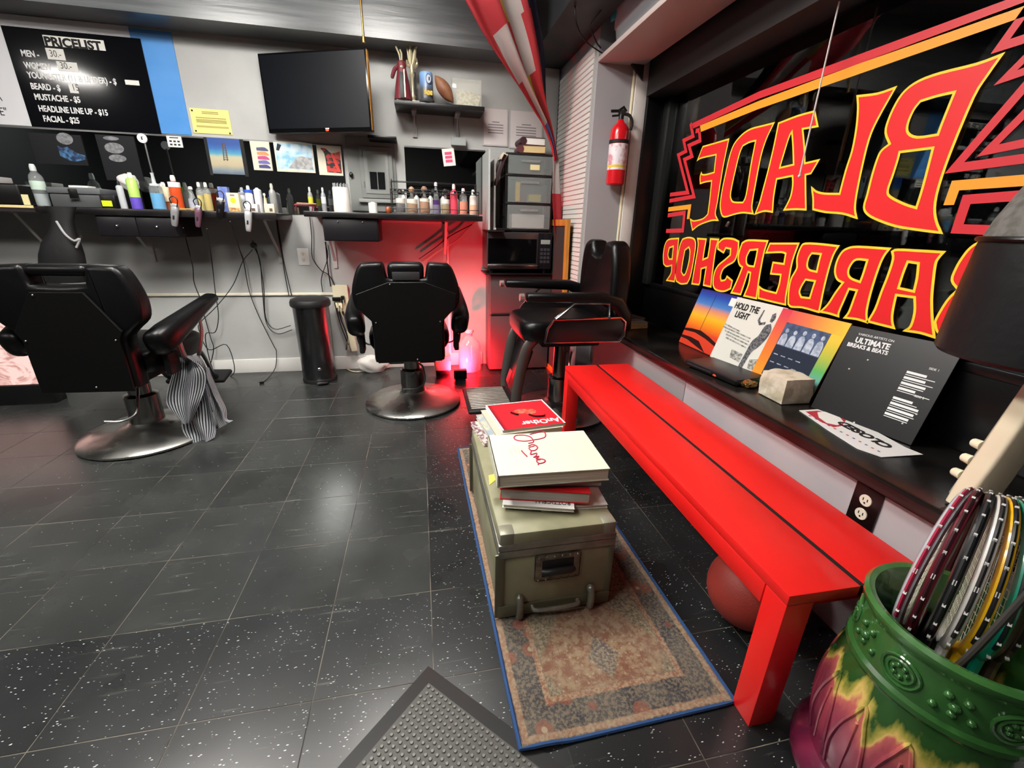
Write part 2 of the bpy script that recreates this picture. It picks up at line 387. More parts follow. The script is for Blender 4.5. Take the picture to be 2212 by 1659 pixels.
# painted letters: outlines traced on the glass plane, (u = -y, v = z) so that they read mirrored from inside
M_red = mat('red sign paint', '#e8262a', .45, emis=0)
M_yel = mat('yellow sign paint', '#f6d436', .45)
M_ora = mat('orange yellow sign paint', '#f2a22e', .45)
M_red2 = mat('dark red sign paint', '#d22f39', .45)
GLM = Matrix(((0, 0, -1, WX), (-1, 0, 0, 0), (0, 1, 0, 0), (0, 0, 0, 1)))
K4 = (1420, 100, 4.1475); K8 = (1640, 0, 3.318); K3 = (1420, 480, 2.989); K1 = (1960, 360, 3.77)
def gl(pts, k):
    o = []
    for a, b in pts:
        p = PX(k[0]+a/k[2], k[1]+b/k[2], WX); o.append((-p.y, p.z))
    return o
def letter(k, *loops, m=M_red, line=.0075):
    L_ = [smooth2(gl(l, k)) for l in loops]
    me = shape_mesh(L_, .0006); me.transform(GLM @ Matrix.Translation((0, 0, .0012))); o = ob('letter', me, m, win)
    bm = NB()
    for l in L_: ribbon(bm, l, line, True, .0024)
    me = mesh_of('letter_outline', bm, recalc=False); me.transform(GLM); ob('letter_outline', me, M_yel, o)
def stripe(k, pts, wd, m):
    bm = NB(); ribbon(bm, gl(pts, k), wd, False, .0016)
    me = mesh_of('painted_stripe', bm, recalc=False); me.transform(GLM); ob('painted_stripe', me, m, win)
letter(K4, [(643,833),(410,900),(362,1022),(400,1000),(530,970),(512,1130),(440,1150),(405,1150),(397,1133),(386,1170),(388,1230),(430,1215),(490,1205),(470,1400),(455,1505),(410,1546),(330,1565),(298,1548),(318,1648),(370,1605),(440,1575),(500,1558),(548,1560),(522,1500),(540,1400),(590,1090)])
letter(K4, [(1048,688),(940,715),(840,742),(760,795),(690,880),(650,990),(620,1120),(590,1260),(568,1400),(572,1480),(600,1528),(690,1505),(770,1490),(862,1500),(850,1430),(880,1250),(930,990),(980,830)], [(885,845),(830,858),(770,890),(740,960),(700,1120),(660,1310),(665,1372),(690,1397),(770,1400),(800,1330),(840,1080)])
letter(K4, [(1412,583),(1260,625),(1090,690),(1070,790),(1045,910),(1000,1100),(950,1290),(920,1400),(880,1502),(960,1476),(1035,1484),(1045,1350),(1072,1188),(1215,1160),(1218,1240),(1200,1340),(1170,1410),(1140,1465),(1240,1459),(1335,1463),(1332,1300),(1330,1150),(1380,1138),(1450,1020),(1325,1050),(1320,900),(1305,740),(1440,716)], [(1210,763),(1185,810),(1140,950),(1100,1090),(1225,1060),(1220,900)])
letter(K8, [(980,628),(850,672),(708,690),(712,780),(700,920),(670,1080),(625,1220),(580,1390),(470,1388),(410,1372),(380,1345),(390,1420),(390,1500),(480,1520),(600,1530),(702,1562),(690,1500),(700,1400),(740,1200),(790,1000),(850,860)])
letter(K8, [(1745,392),(1560,460),(1300,525),(1150,580),(1050,650),(985,740),(930,860),(910,950),(940,1032),(880,1080),(850,1140),(815,1250),(780,1390),(755,1480),(775,1530),(840,1570),(980,1620),(1150,1648),(1308,1668),(1275,1590),(1262,1490),(1290,1340),(1380,1080),(1540,700),(1640,540)], [(1405,660),(1280,688),(1160,725),(1110,790),(1068,890),(1072,955),(1140,985),(1285,965),(1320,870)], [(1250,1060),(1010,1090),(995,1150),(960,1260),(925,1365),(945,1412),(1050,1465),(1130,1490),(1180,1330)])
letter(K3, [(140,105),(75,112),(50,150),(40,215),(42,268),(60,285),(95,278),(90,330),(62,375),(112,383),(118,330),(128,230)], [(105,155),(80,165),(70,210),(78,238),(98,238)], line=.009)
letter(K3, [(195,100),(165,110),(148,150),(130,240),(118,330),(125,380),(155,398),(195,394),(215,350),(235,250),(248,160),(245,118),(225,102)], [(205,160),(180,180),(165,260),(157,320),(170,343),(185,330),(205,260),(213,190)], line=.009)
letter(K3, [(398,112),(345,108),(340,160),(328,228),(296,242),(305,180),(318,110),(262,106),(266,150),(250,250),(225,397),(270,403),(278,380),(285,300),(318,290),(305,370),(300,406),(348,417),(352,370),(365,270),(380,170)], line=.009)
letter(K3, [(430,107),(490,108),(528,125),(522,190),(500,250),(455,278),(425,305),(410,350),(415,378),(440,372),(452,350),(486,378),(475,428),(430,446),(380,435),(362,400),(370,330),(395,280),(440,242),(473,212),(476,172),(445,165),(430,196),(393,172),(395,135)], line=.009)
letter(K3, [(715,122),(590,117),(550,135),(530,195),(524,240),(534,275),(552,290),(520,370),(480,455),(540,466),(562,400),(588,320),(604,326),(592,400),(562,475),(642,492),(650,430),(665,330),(690,200)], [(650,175),(600,180),(580,220),(577,258),(590,280),(627,286),(640,230)], line=.009)
letter(K3, [(915,138),(820,138),(730,138),(705,197),(800,193),(832,202),(820,270),(750,260),(735,332),(800,338),(790,400),(770,458),(690,437),(660,416),(655,490),(745,513),(830,532),(832,480),(850,380),(875,250)], line=.008)
letter(K3, [(1172,155),(1060,142),(960,138),(930,160),(905,230),(905,288),(892,320),(865,370),(850,450),(848,528),(870,546),(940,550),(1045,580),(1055,540),(1075,440),(1110,300),(1140,210)], [(1060,205),(1000,200),(980,230),(970,278),(985,308),(1032,320),(1045,260)], [(1022,380),(960,370),(935,410),(920,450),(932,484),(987,490),(1005,430)], line=.008)
letter(K3, [(1502,172),(1300,159),(1230,170),(1190,200),(1160,260),(1150,320),(1165,368),(1202,390),(1150,460),(1105,530),(1056,578),(1110,588),(1172,607),(1175,580),(1205,510),(1240,430),(1292,440),(1270,500),(1240,580),(1213,616),(1290,625),(1357,645),(1355,570),(1385,440),(1430,300),(1465,220)], [(1360,245),(1290,240),(1255,270),(1235,318),(1250,360),(1312,386),(1330,340)], line=.008)
letter(K3, [(1852,194),(1700,185),(1555,178),(1520,190),(1525,240),(1490,350),(1450,450),(1410,560),(1363,640),(1460,665),(1530,682),(1520,640),(1522,580),(1545,470),(1665,485),(1665,580),(1640,670),(1603,700),(1700,714),(1792,742),(1780,640),(1775,500),(1785,380),(1800,270),(1820,230)], [(1690,265),(1620,255),(1590,330),(1560,425),(1660,447),(1680,360)], line=.008)
letter(K1, [(620,610),(520,660),(450,745),(400,830),(368,925),(420,1000),(330,1090),(240,1240),(235,1290),(255,1350),(330,1390),(480,1450),(600,1485),(700,1480),(640,1410),(560,1360),(640,1240),(720,900),(760,640)], [(600,760),(540,800),(500,920),(580,960)], line=.007)
stripe(K8, [(-480,905),(0,682),(1890,2),(2400,-190)], .030, M_red2)
stripe(K8, [(-425,925),(0,752),(1895,70),(2400,-115)], .034, M_ora)
stripe(K4, [(300,690),(322,805),(238,845),(258,940),(190,975),(275,1310),(115,1330)], .022, M_red2)
stripe(K4, [(345,760),(378,752),(385,845),(285,890),(312,985),(245,1015),(330,1345),(110,1385)], .022, M_red2)
stripe(K4, [(100,1462),(292,1438),(277,1548)], .026, M_ora)
stripe(K4, [(95,1515),(245,1492),(230,1650),(80,1655)], .024, M_red2)
stripe(K8, [(2100,-180),(1730,335),(2100,215)], .022, M_red2)
stripe(K8, [(2100,230),(1765,560),(2100,440)], .022, M_red2)
stripe(K8, [(2100,400),(1400,1205),(2100,1110)], .024, M_red2)
stripe(K8, [(2100,620),(1640,1080),(2100,985)], .022, M_red2)
stripe(K8, [(2000,1285),(1410,1330),(1360,1470)], .028, M_ora)
stripe(K8, [(1900,1400),(1490,1430),(1420,1640),(1800,1655)], .026, M_red2)
# baseboard, wall raceway
struct(bx('baseboard_back', (XL, YB-.014, 0), (.5, YB, .112), mat('white gloss baseboard', '#d3d2ce', .35), bev=.004))
tag(bx('cable_raceway', (-2.6, YB-.014, .612), (-.62, YB, .632), mat('cream raceway', '#d9d3c0', .45), bev=.003), 'cream cable raceway running level along the back wall', 'raceway')
# street at night
M_brick = mat('dark brick', '#3a312c', .9, col2='#241f1d', scale=14)
fac = thing('street_facade', 'dark building across the street seen through the shop window', 'building', (9.0, 2.0, -.1))
bx('wall', (0, -14, 0), (1, 22, 9), M_brick, fac)
mw = mat('dark street window', '#0c0f13', .1); ml = mat('lit street window', '#a9c7e6', .4, emis=1.6); ms_ = mat('window stone', '#55504a', .8)
for i in range(13):
    for j in range(3):
        y = -12+i*2.3; z = .9+j*2.6
        lit = (i, j) in ((4, 0), (6, 0))
        f = bx('window', (-.06, y, z), (.05, y+1.3, z+1.5), ms_, fac)
        for q in (0, 1): bx('pane', (-.075, y+.08+q*.6, z+.08), (-.05, y+.62+q*.6, z+1.42), ml if lit and q == 0 else mw, f)
struct(bx('ground_street', (1.6, -14, -.2), (9.0, 24, -.1), mat('asphalt', '#1c1c1e', .8, col2='#2a2a2b', scale=30)), 'dark street outside the window')
# ceiling lamps
def lamp(x, y, sx, sy, k, label):
    t = thing('ceiling_light', label, 'light', (x, y, ZC), group='ceiling lights')
    bm = NB(); b2(bm, (-sx/2-.03, -sy/2-.03, -.05), (sx/2+.03, sy/2+.03, 0), bev=.006); ob('housing', bm, M_white, t)
    bx('diffuser', (-sx/2, -sy/2, -.056), (sx/2, sy/2, -.0505), mat('lamp diffuser %.1f' % k, '#ffffff', .5, emis=LAMP*k, ecol='#fffaf3'), t)
lamp(-1.45, 1.6, .5, 1.0, 1.1, 'bright ceiling light panel above the barber chairs')
lamp(-3.95, .3, .4, .5, 1.3, 'ceiling light panel on the left side of the room')
lamp(-.25, 2.0, .5, .5, 1.4, 'added square fill light panel above the middle chair')  # unseen panel, added to lift the dim right end of the back wall
lamp(-1.45, .1, .5, .9, .4, 'ceiling light panel nearer to the shop entrance')
# ================================================================ BARBER CHAIRS
def se(c, w, h, ax1, ax2, n=18, p=2.6):
    o = []
    for i in range(n):
        a = 2*PI*i/n; ca, sa = math.cos(a), math.sin(a)
        o.append(Vector(c)+Vector(ax1)*(w*math.copysign(abs(ca)**(2/p), ca))+Vector(ax2)*(h*math.copysign(abs(sa)**(2/p), sa)))
    return o
def pad(bm, path, sizes):
    rings = []; P = [Vector(p) for p in path]; n = len(P)
    for i, p in enumerate(P):
        t = (P[min(i+1, n-1)]-P[max(i-1, 0)]).normalized(); s = Vector((1, 0, 0)); u = s.cross(t).normalized()
        rings.append(se(p, sizes[i][0], sizes[i][1], s, u))
    # rounded ends
    def cap(p, t, w, h, sgn):
        s = Vector((1, 0, 0)); u = s.cross(t).normalized()
        return [se(p+t*sgn*h*.45*math.sin(a), w*math.cos(a), h*math.cos(a), s, u) for a in (.5, .95, 1.3)]
    t0 = (P[1]-P[0]).normalized(); t1 = (P[-1]-P[-2]).normalized()
    return loft(bm, cap(P[0], t0, *sizes[0], -1)[::-1]+rings+cap(P[-1], t1, *sizes[-1], 1))
def cushion(bm, w, d, h, c, puff=.02, n=10):
    """soft seat: rounded slab with a domed top"""
    rings = []
    prof = [(-.5, .80), (-.42, .93), (-.2, .99), (.1, 1.0), (.3, .985), (.42, .93), (.48, .84), (.5, .7)]
    for z, k in prof: rings.append(se((c[0], c[1], c[2]+h*z), w/2*k, d/2*k, (1, 0, 0), (0, 1, 0), 28, 5))
    rings.append(se((c[0], c[1], c[2]+h*.5+puff*.7), w/2*.45, d/2*.45, (1, 0, 0), (0, 1, 0), 28, 4))
    return loft(bm, rings)
def barber_chair(label, loc, rotz, lift=0.0, head='low', style=1, foot=True):
    t = thing('barber_chair', label, 'chair', loc, rotz, 'barber chairs')
    L = lift
    ob('base', lathe(NB(), [(.0, 0), (.305, 0), (.318, .008), (.318, .018), (.30, .032), (.24, .045), (.15, .062), (.095, .078), (.082, .09)], 48), mat('chair base steel', '#bdbdb8', .24, 1, col2='#9a9a96', scale=5, r2=.42), t)
    ob('pedestal', lathe(NB(), [(.078, .085), (.078, .24), (.07, .245), (.052, .25), (.052, .40+L)], 28), mat('pedestal chrome', '#8b8a88', .2, 1), t)
    bm = NB(); tube(bm, [(.03, -.05, .30+L), (.07, -.12, .285+L), (.075, -.17, .20), (.02, -.2, .17), (-.06, -.2, .17)] if style == 1 else [(-.05, -.05, .3+L), (-.22, .02, .28+L), (-.24, .03, .16)], .007, 8, k=5); ob('pump_lever', bm, M_steel, t)
    bm = NB(); box(bm, (0, .0, .395+L), (.34, .36, .05), bev=.01); box(bm, (0, -.2, .43+L), (.30, .1, .05), bev=.01); ob('seat_frame', bm, M_blackm, t)
    ob('seat', cushion(NB(), .50, .54, .13, (0, .05, .475+L)), M_leather, t)
    z0 = L
    if style == 1:
        half = [(.0, .375), (.19, .375), (.205, .40), (.205, .60), (.225, .645), (.285, .70), (.30, .76), (.292, .83), (.262, .915), (.235, .945), (.13, .95), (.117, .93), (.105, .865), (0, .86)]
    else:
        half = [(.0, .40), (.21, .40), (.24, .46), (.25, .56), (.268, .64), (.27, .75), (.25, .88), (.215, .955), (.17, .975), (.10, .97), (.085, .93), (.06, .90), (0, .89)]
    out = half+[(-x, z) for x, z in half[::-1][1:-1]]
    out = [(x, z+L) for x, z in smooth2(out, 3, 40)]
    bm = NB(); prism(bm, out, .10 if style == 1 else .115, Matrix(((1, 0, 0, 0), (0, 0, 1, -.295), (0, 1, 0, 0), (0, 0, 0, 1))), bev=.022 if style == 1 else .036, seg=4 if style == 1 else 6); ob('backrest', bm, M_leather, t, ang=50)
    if style == 1:
        top = .845 if head == 'low' else .835
        hp = [(.0, .37), (.195, .37), (.195, .62), (.215, .66), (.105, top), (0, top)] if head == 'high' else [(0, .38), (.185, .38), (.195, .62), (.27, .70), (.275, .78), (.10, top), (0, top)]
        po = hp+[(-x, z) for x, z in hp[::-1][1:-1]]
        bm = NB(); prism(bm, [(x, z+L) for x, z in po], .012, Matrix(((1, 0, 0, 0), (0, 0, 1, -.312), (0, 1, 0, 0), (0, 0, 0, 1))), bev=.002, seg=1)
        pnl = ob('back_panel', bm, mat('black panel', '#080808', .42, spec=.25), t)
        bm = NB()
        for x, z in ((-.09, top-.012), (.18, .62), (-.18, .62), (.04, .395)): ball(bm, (x, -.313, z+L), .005, 8)
        ob('screws', bm, M_steel, pnl)
    if head == 'low':
        bm = NB(); box(bm, (0, -.245, .90+L), (.2, .095, .10), RX(.06), bev=.03, seg=4); ob('headrest', bm, M_leather, t)
        ob('headrest_bracket', b2(NB(), (-.075, -.30, .855+L), (.075, -.285, .9+L), bev=.003), mat('dark grey plate', '#2b2b2d', .4), t)
    elif head == 'high':
        bm = NB(); box(bm, (0, -.245, .925+L), (.24, .085, .05), bev=.022, seg=4); ob('headrest', bm, M_leather, t)
        for s in (-1, 1): bm = NB(); cyl(bm, (s*.085, -.24, .86+L), (s*.085, -.245, .915+L), .006, n=8); ob('headrest_post', bm, M_steel, t)
    for s in (-1, 1):
        if style == 1:
            path = [(s*.30, -.235, .585), (s*.312, -.17, .61), (s*.32, -.05, .645), (s*.322, .10, .685), (s*.322, .27, .725)]
            sz = [(.052, .066), (.056, .066), (.05, .055), (.044, .040), (.040, .026)]
        else:
            path = [(s*.29, -.255, .50), (s*.295, -.245, .58), (s*.298, -.20, .645), (s*.298, -.12, .675), (s*.298, .10, .68), (s*.298, .31, .685)]
            sz = [(.040, .05), (.043, .052), (.043, .045), (.041, .034), (.040, .030), (.038, .026)]
        a = ob('armrest', pad(NB(), [(x, y, z+L) for x, y, z in path], sz), M_leather, t)
        if style == 1:
            bm = NB(); tube(bm, [(s*.315, -.10, .60+L), (s*.315, -.09, .50+L), (s*.31, -.06, .44+L), (s*.29, -.03, .415+L)], .012, 8, k=4, sec=(1.6, .6))
            tube(bm, [(s*.32, .12, .66+L), (s*.32, .10, .54+L), (s*.29, .05, .415+L), (s*.2, .05, .4+L)], .009, 8, k=4, sec=(1.8, .6)); ob('arm_bracket', bm, M_steel, a)
            bm = NB(); box(bm, (s*.285, -.14, .46+L), (.03, .09, .11), bev=.008); ob('recline_housing', bm, M_blackm, t)
        else:
            bm = NB(); tube(bm, [(s*.335, .16, .575+L), (s*.335, .06, .655+L), (s*.335, -.14, .655+L), (s*.335, -.15, .57+L)], .011, 8, sec=(1.5, .7)); ob('arm_bracket', bm, M_chrome, a)
            bm = NB(); prism(bm, [(.215, .44), (.205, .52), (.17, .565), (-.22, .575), (-.25, .55), (-.25, .47), (-.225, .44)], .012, Matrix(((0, 0, s, s*.322), (1, 0, 0, 0), (0, 1, 0, L), (0, 0, 0, 1))), bev=.003); pl = ob('side_plate', bm, mat('dark brown plate', '#1d1719', .3), t)
            bm = NB(); tube(bm, [(s*.336, y, z+L) for y, z in ((.21, .445), (.2, .52), (.165, .57), (-.22, .575), (-.25, .55), (-.25, .47), (-.225, .44))], .006, 8, True); ob('plate_rim', bm, M_chrome, pl)
            bm = NB(); cyl(bm, (s*.298, .33, .685+L), (s*.298, .352, .685+L), .022, .02, 14); ob('arm_cap', bm, mat('arm cap chrome', '#b9a6a2', .25, .8), a)
    if foot:
        if style == 1:
            for s in (-1, 1): bm = NB(); tube(bm, [(s*.17, .27, .42+L), (s*.16, .36, .36+L), (s*.14, .46, .20), (s*.13, .52, .16)], .013, 8, k=4, sec=(.6, 1.5)); ob('footrest_leg', bm, M_dsteel, t)
            bm = NB(); box(bm, (0, .56, .15), (.36, .14, .03), RX(.25), bev=.012, seg=3); ob('footrest', bm, M_blackm, t)
        else:
            for s in (-1, 1): bm = NB(); tube(bm, [(s*.19, .22, .44+L), (s*.19, .28, .36+L), (s*.18, .32, .26), (s*.17, .33, .13)], .017, 8, k=4, sec=(.7, 1.9)); ob('footrest_leg', bm, mat('grey footrest arm', '#6f6b68', .35, .7), t)
            bm = NB(); prism(bm, [(-.175, 0), (.175, 0), (.19, .30), (-.19, .30)], .012, Matrix(((1, 0, 0, 0), (0, -.3, 1, .325), (0, 1, 0, .17), (0, 0, 0, 1))), bev=.003)
            lp = ob('leg_panel', bm, mat('dark leg panel', '#141213', .35), t)
            bm = NB(); box(bm, (.02, .334, .25), (.075, .006, .085), RX(.29), bev=.003); ob('red_badge', bm, mat('red badge', '#b81f2a', .4), lp)
            bm = NB(); box(bm, (0, .47, .105), (.40, .30, .026), bev=.012, seg=3); fp = ob('footrest', bm, mat('footrest rubber', '#0c0c0d', .6), t)
            rm = None
            for i in range(14):
                if rm is None: rm = mesh_of('tread_rib', box(NB(), (0, 0, 0), (.008, .25, .010), bev=.002, seg=1)); rm.materials.append(mat('worn tread', '#aaa49b', .4, .3))
                r_ = bpy.data.objects.new('tread_rib', rm); C.objects.link(r_); r_.location = (-.169+i*.026, .475, .12); r_.parent = fp
    return t
barber_chair('black barber chair with raised headrest and striped cape, left one seen from behind', (-1.535, 2.56, 0), R(-4), head='high')
barber_chair('black barber chair seen from behind in front of the red-lit counter', (-.086, 2.83, 0), R(1), head='low')
barber_chair('black barber chair facing left with ribbed footrest, beside the bench', (.86, 2.54, 0), R(90), lift=.115, head='none', style=2)
# striped cape hanging over the left chair's armrest
M_cape = None
def stripes(name, c1, c2, axis, k, rough=.7):
    m = bpy.data.materials.new(name); m.use_nodes = True; N = m.node_tree.nodes; L = m.node_tree.links; b = N['Principled BSDF']; b.inputs['Roughness'].default_value = rough
    tc = N.new('ShaderNodeTexCoord'); sp = N.new('ShaderNodeSeparateXYZ'); L.new(tc.outputs['UV'], sp.inputs[0])
    a = N.new('ShaderNodeMath'); a.operation = 'MULTIPLY'; a.inputs[1].default_value = k; L.new(sp.outputs[axis], a.inputs[0])
    f = N.new('ShaderNodeMath'); f.operation = 'FRACT'; L.new(a.outputs[0], f.inputs[0])
    g = N.new('ShaderNodeMath'); g.operation = 'GREATER_THAN'; g.inputs[1].default_value = .58; L.new(f.outputs[0], g.inputs[0])
    mx = N.new('ShaderNodeMix'); mx.data_type = 'RGBA'; mx.inputs['A'].default_value = lin(c1); mx.inputs['B'].default_value = lin(c2); L.new(g.outputs[0], mx.inputs['Factor']); L.new(mx.outputs['Result'], b.inputs['Base Color'])
    return m
def cloth(name, edgeL, edgeR, depth, nu=28, nv=22, fold=.03, nf=3, m=None, parent=None, ph=0.0, thick=.003, uvk=1.0):
    """cloth between two 3D edge lines, folded in depth, with a UV across/along"""
    A = crom(edgeL, 8); B_ = crom(edgeR, 8); bm = NB(); uv = bm.loops.layers.uv.new('UVMap')
    def at(P, t): x = t*(len(P)-1); i = min(int(x), len(P)-2); return P[i].lerp(P[i+1], x-i)
    def fn(i, j):
        s, t = i/nu, j/nv; p = at(A, t).lerp(at(B_, t), s)
        return p+Vector(depth)*(fold*math.sin(2*PI*nf*s+ph+1.6*math.sin(3*t+ph))*(.35+.65*math.sin(PI*min(1, t*.7+.15))))
    V = [[bm.verts.new(fn(i, j)) for j in range(nv+1)] for i in range(nu+1)]
    for i in range(nu):
        for j in range(nv):
            f = bm.faces.new((V[i][j], V[i+1][j], V[i+1][j+1], V[i][j+1]))
            for l, (a, b) in zip(f.loops, ((i, j), (i+1, j), (i+1, j+1), (i, j+1))): l[uv].uv = (a/nu*uvk, b/nv)
    bmesh.ops.solidify(bm, geom=bm.faces[:], thickness=thick)
    return ob(name, bm, m, parent, ang=80)
M_cape = stripes('black and white striped cloth', '#cfd3d8', '#16171b', 'X', 17)
cp = thing('barber_cape', 'black and white striped barber cape draped beside the left chair', 'cape', (-1.2, 2.45, 0))
def rel(pts, o): return [Vector(p)-Vector(o) for p in pts]
def pz_line(pts): return [PY(u, v, y) for u, v, y in pts]
co = (-1.2, 2.45, 0)
cloth('cape_fold', rel(pz_line([(388,770,2.50),(375,810,2.44),(363,860,2.41),(372,885,2.40),(398,915,2.40)]), co), rel(pz_line([(420,775,2.50),(440,800,2.46),(442,830,2.44),(430,870,2.40),(412,915,2.40)]), co), (0, -1, .2), fold=.018, nf=1.5, m=M_cape, parent=cp)
cloth('cape_fold', rel(pz_line([(385,840,2.47),(392,890,2.45),(398,925,2.44),(412,950,2.42),(420,968,2.41)]), co), rel(pz_line([(442,810,2.50),(455,850,2.47),(462,895,2.45),(465,925,2.43),(462,946,2.41)]), co), (0, -1, .2), fold=.022, nf=1.8, m=M_cape, parent=cp, ph=1.1)
cloth('cape_fold', rel(pz_line([(430,790,2.55),(450,840,2.52),(462,880,2.50),(468,905,2.49),(474,925,2.48)]), co), rel(pz_line([(452,795,2.56),(470,850,2.52),(488,885,2.50),(492,905,2.49),(504,908,2.47)]), co), (0, -1, .2), fold=.02, nf=1.4, m=M_cape, parent=cp, ph=2.3)
cloth('cape_fold', rel(pz_line([(400,768,2.48),(412,775,2.46),(425,785,2.45)]), co), rel(pz_line([(432,768,2.56),(447,790,2.55),(446,815,2.54)]), co), (0, -1, .3), fold=.014, nf=2, m=M_cape, parent=cp, ph=.6, nv=10)

# ================================================================ BENCH
M_bench = mat('red bench paint', '#e3201d', .38, col2='#d91b19', scale=3, bump=.04, bscale=40)
bench = thing('bench', 'long red painted wooden bench under the shop window', 'bench', (.95, 1.39, 0), R(-1.2))
HL = .82
for x0, x1 in ((-.19, -.008), (.008, .19)):
    bx('plank', (x0, -HL, .392), (x1, HL, .42), M_bench, bench, bev=.002)
bx('gap_shade', (-.0085, -HL+.004, .388), (.0085, HL-.004, .4165), mat('gap shade black', '#0a0707', .7), bench)  # dark strip standing in for the shade in the gap between the planks
for s in (-1, 1):
    bx('apron', (s*.19-(.022 if s > 0 else 0), -HL+.065, .335), (s*.19+(.022 if s < 0 else 0), HL-.065, .3915), M_bench, bench, bev=.002)
    for q in (-1, 1):
        bm = NB(); b2(bm, (s*.19-(.07 if s > 0 else 0), q*HL-(.062 if q > 0 else 0), 0), (s*.19+(.07 if s < 0 else 0), q*HL+(.062 if q < 0 else 0), .3915), bev=.002); ob('leg', bm, M_bench, bench)
    bx('end_rail', (-.12, s*(HL-.05)-.012, .335), (.12, s*(HL-.05)+.012, .3915), M_bench, bench, bev=.002)
tag(ob('basketball', ball(NB(), (0, 0, 0), .118, 32), mat('dull red rubber ball', '#8a2f26', .55, bump=.3, bscale=260), loc=(.945, .86, .119)), 'dull red rubber ball on the floor under the bench', 'ball')

# ================================================================ RUG AND DOORMAT
def rug_mat():
    m = bpy.data.materials.new('faded oriental rug'); m.use_nodes = True; N = m.node_tree.nodes; L = m.node_tree.links; b = N['Principled BSDF']; b.inputs['Roughness'].default_value = .95
    tc = N.new('ShaderNodeTexCoord'); sp = N.new('ShaderNodeSeparateXYZ'); L.new(tc.outputs['Object'], sp.inputs[0])
    def M(op, a, bb=None, c=None):
        n = N.new('ShaderNodeMath'); n.operation = op
        for i, q in enumerate((a, bb, c)):
            if q is None: continue
            if isinstance(q, (int, float)): n.inputs[i].default_value = q
            else: L.new(q, n.inputs[i])
        return n.outputs[0]
    def mix(f, A, B_):
        n = N.new('ShaderNodeMix'); n.data_type = 'RGBA'
        for k, q in (('Factor', f), ('A', A), ('B', B_)):
            if isinstance(q, str): n.inputs[k].default_value = lin(q)
            elif isinstance(q, (int, float)): n.inputs[k].default_value = q
            else: L.new(q, n.inputs[k])
        return n.outputs['Result']
    def noise(s, d=4, rough=.6):
        n = N.new('ShaderNodeTexNoise'); n.inputs['Scale'].default_value = s; n.inputs['Detail'].default_value = d; n.inputs['Roughness'].default_value = rough; L.new(tc.outputs['Object'], n.inputs['Vector']); return n.outputs['Fac']
    def step(v, lo, hi):
        n = N.new('ShaderNodeMapRange'); n.inputs['From Min'].default_value = lo; n.inputs['From Max'].default_value = hi; L.new(v, n.inputs['Value']); return n.outputs[0]
    X, Y = sp.outputs['X'], sp.outputs['Y']; HX, HY = .287, .74
    ax = M('ABSOLUTE', X); ay = M('ABSOLUTE', Y)
    dx = M('SUBTRACT', HX, ax); dy = M('SUBTRACT', HY, ay); de = M('MINIMUM', dx, dy)          # distance from the edge
    n1 = noise(120, 3, .7); n2 = noise(48, 5, .7); n3 = noise(9)
    vo = N.new('ShaderNodeTexVoronoi'); vo.inputs['Scale'].default_value = 13.5; L.new(tc.outputs['Object'], vo.inputs['Vector'])
    vo2 = N.new('ShaderNodeTexVoronoi'); vo2.inputs['Scale'].default_value = 60; L.new(tc.outputs['Object'], vo2.inputs['Vector'])
    # field: terracotta with beige corners, medallion along the middle
    dm = M('ADD', M('MULTIPLY', ax, 1.5), M('ABSOLUTE', M('SUBTRACT', M('PINGPONG', M('ADD', Y, .74), .37), .185)))
    field = mix(step(n2, .42, .58), '#8f5a44', '#b39a7c')
    field = mix(step(M('ADD', dm, M('MULTIPLY', n1, .06)), .30, .335), field, mix(step(n1, .42, .6), '#b3a384', '#6d665c'))
    field = mix(M('MULTIPLY', step(M('SUBTRACT', .075, dm), 0, .012), .85), field, mix(step(n1, .45, .55), '#4e5162', '#a79a80'))
    field = mix(M('MULTIPLY', step(M('SUBTRACT', .24, vo2.outputs['Distance']), 0, .08), .55), field, '#d0bfa2')
    # border: slate with rosettes
    bord = mix(step(n1, .44, .57), '#3c404c', '#8a7d6b')
    bord = mix(step(M('SUBTRACT', .33, vo.outputs['Distance']), 0, .05), bord, mix(step(n1, .42, .6), '#a5604a', '#7c4c46'))
    bord = mix(step(M('SUBTRACT', .12, vo.outputs['Distance']), 0, .03), bord, '#cdbb98')
    wob = M('ADD', de, M('MULTIPLY', M('SUBTRACT', n2, .5), .012))
    col = mix(step(wob, .104, .108), bord, field)
    guard = M('MULTIPLY', step(wob, .088, .091), M('SUBTRACT', 1, step(wob, .104, .107)))
    col = mix(guard, col, mix(step(n1, .4, .6), '#a0664f', '#c0a98b'))
    g2 = M('MULTIPLY', step(wob, .006, .009), M('SUBTRACT', 1, step(wob, .022, .025)))
    col = mix(g2, col, mix(step(n1, .4, .6), '#a9785d', '#bba88c'))
    col = mix(M('MULTIPLY', step(n3, .3, .7), .34), col, '#b8ab97')
    L.new(col, b.inputs['Base Color'])
    bp = N.new('ShaderNodeBump'); bp.inputs['Strength'].default_value = .35; bp.inputs['Distance'].default_value = .003; L.new(noise(420, 2), bp.inputs['Height']); L.new(bp.outputs[0], b.inputs['Normal'])
    return m
rug = thing('rug', 'faded oriental runner rug with blue bound edge under the case', 'rug', (.452, 1.368, 0), R(.8))
def rugz(x, y):
    s = (.93-(x+.452+y+1.368))/.08; s = max(0, min(1, s)); return .006+.0012*math.sin(9*y+2*x)*math.sin(7*x+1)+.0085*s*s*(3-2*s)
bm = NB()
grid(bm, lambda a, c: Vector(((a-.5)*.574, (c-.5)*1.48, rugz((a-.5)*.574, (c-.5)*1.48))), 14, 40); bmesh.ops.solidify(bm, geom=bm.faces[:], thickness=.004)
ob('pile', bm, rug_mat(), rug, ang=80)
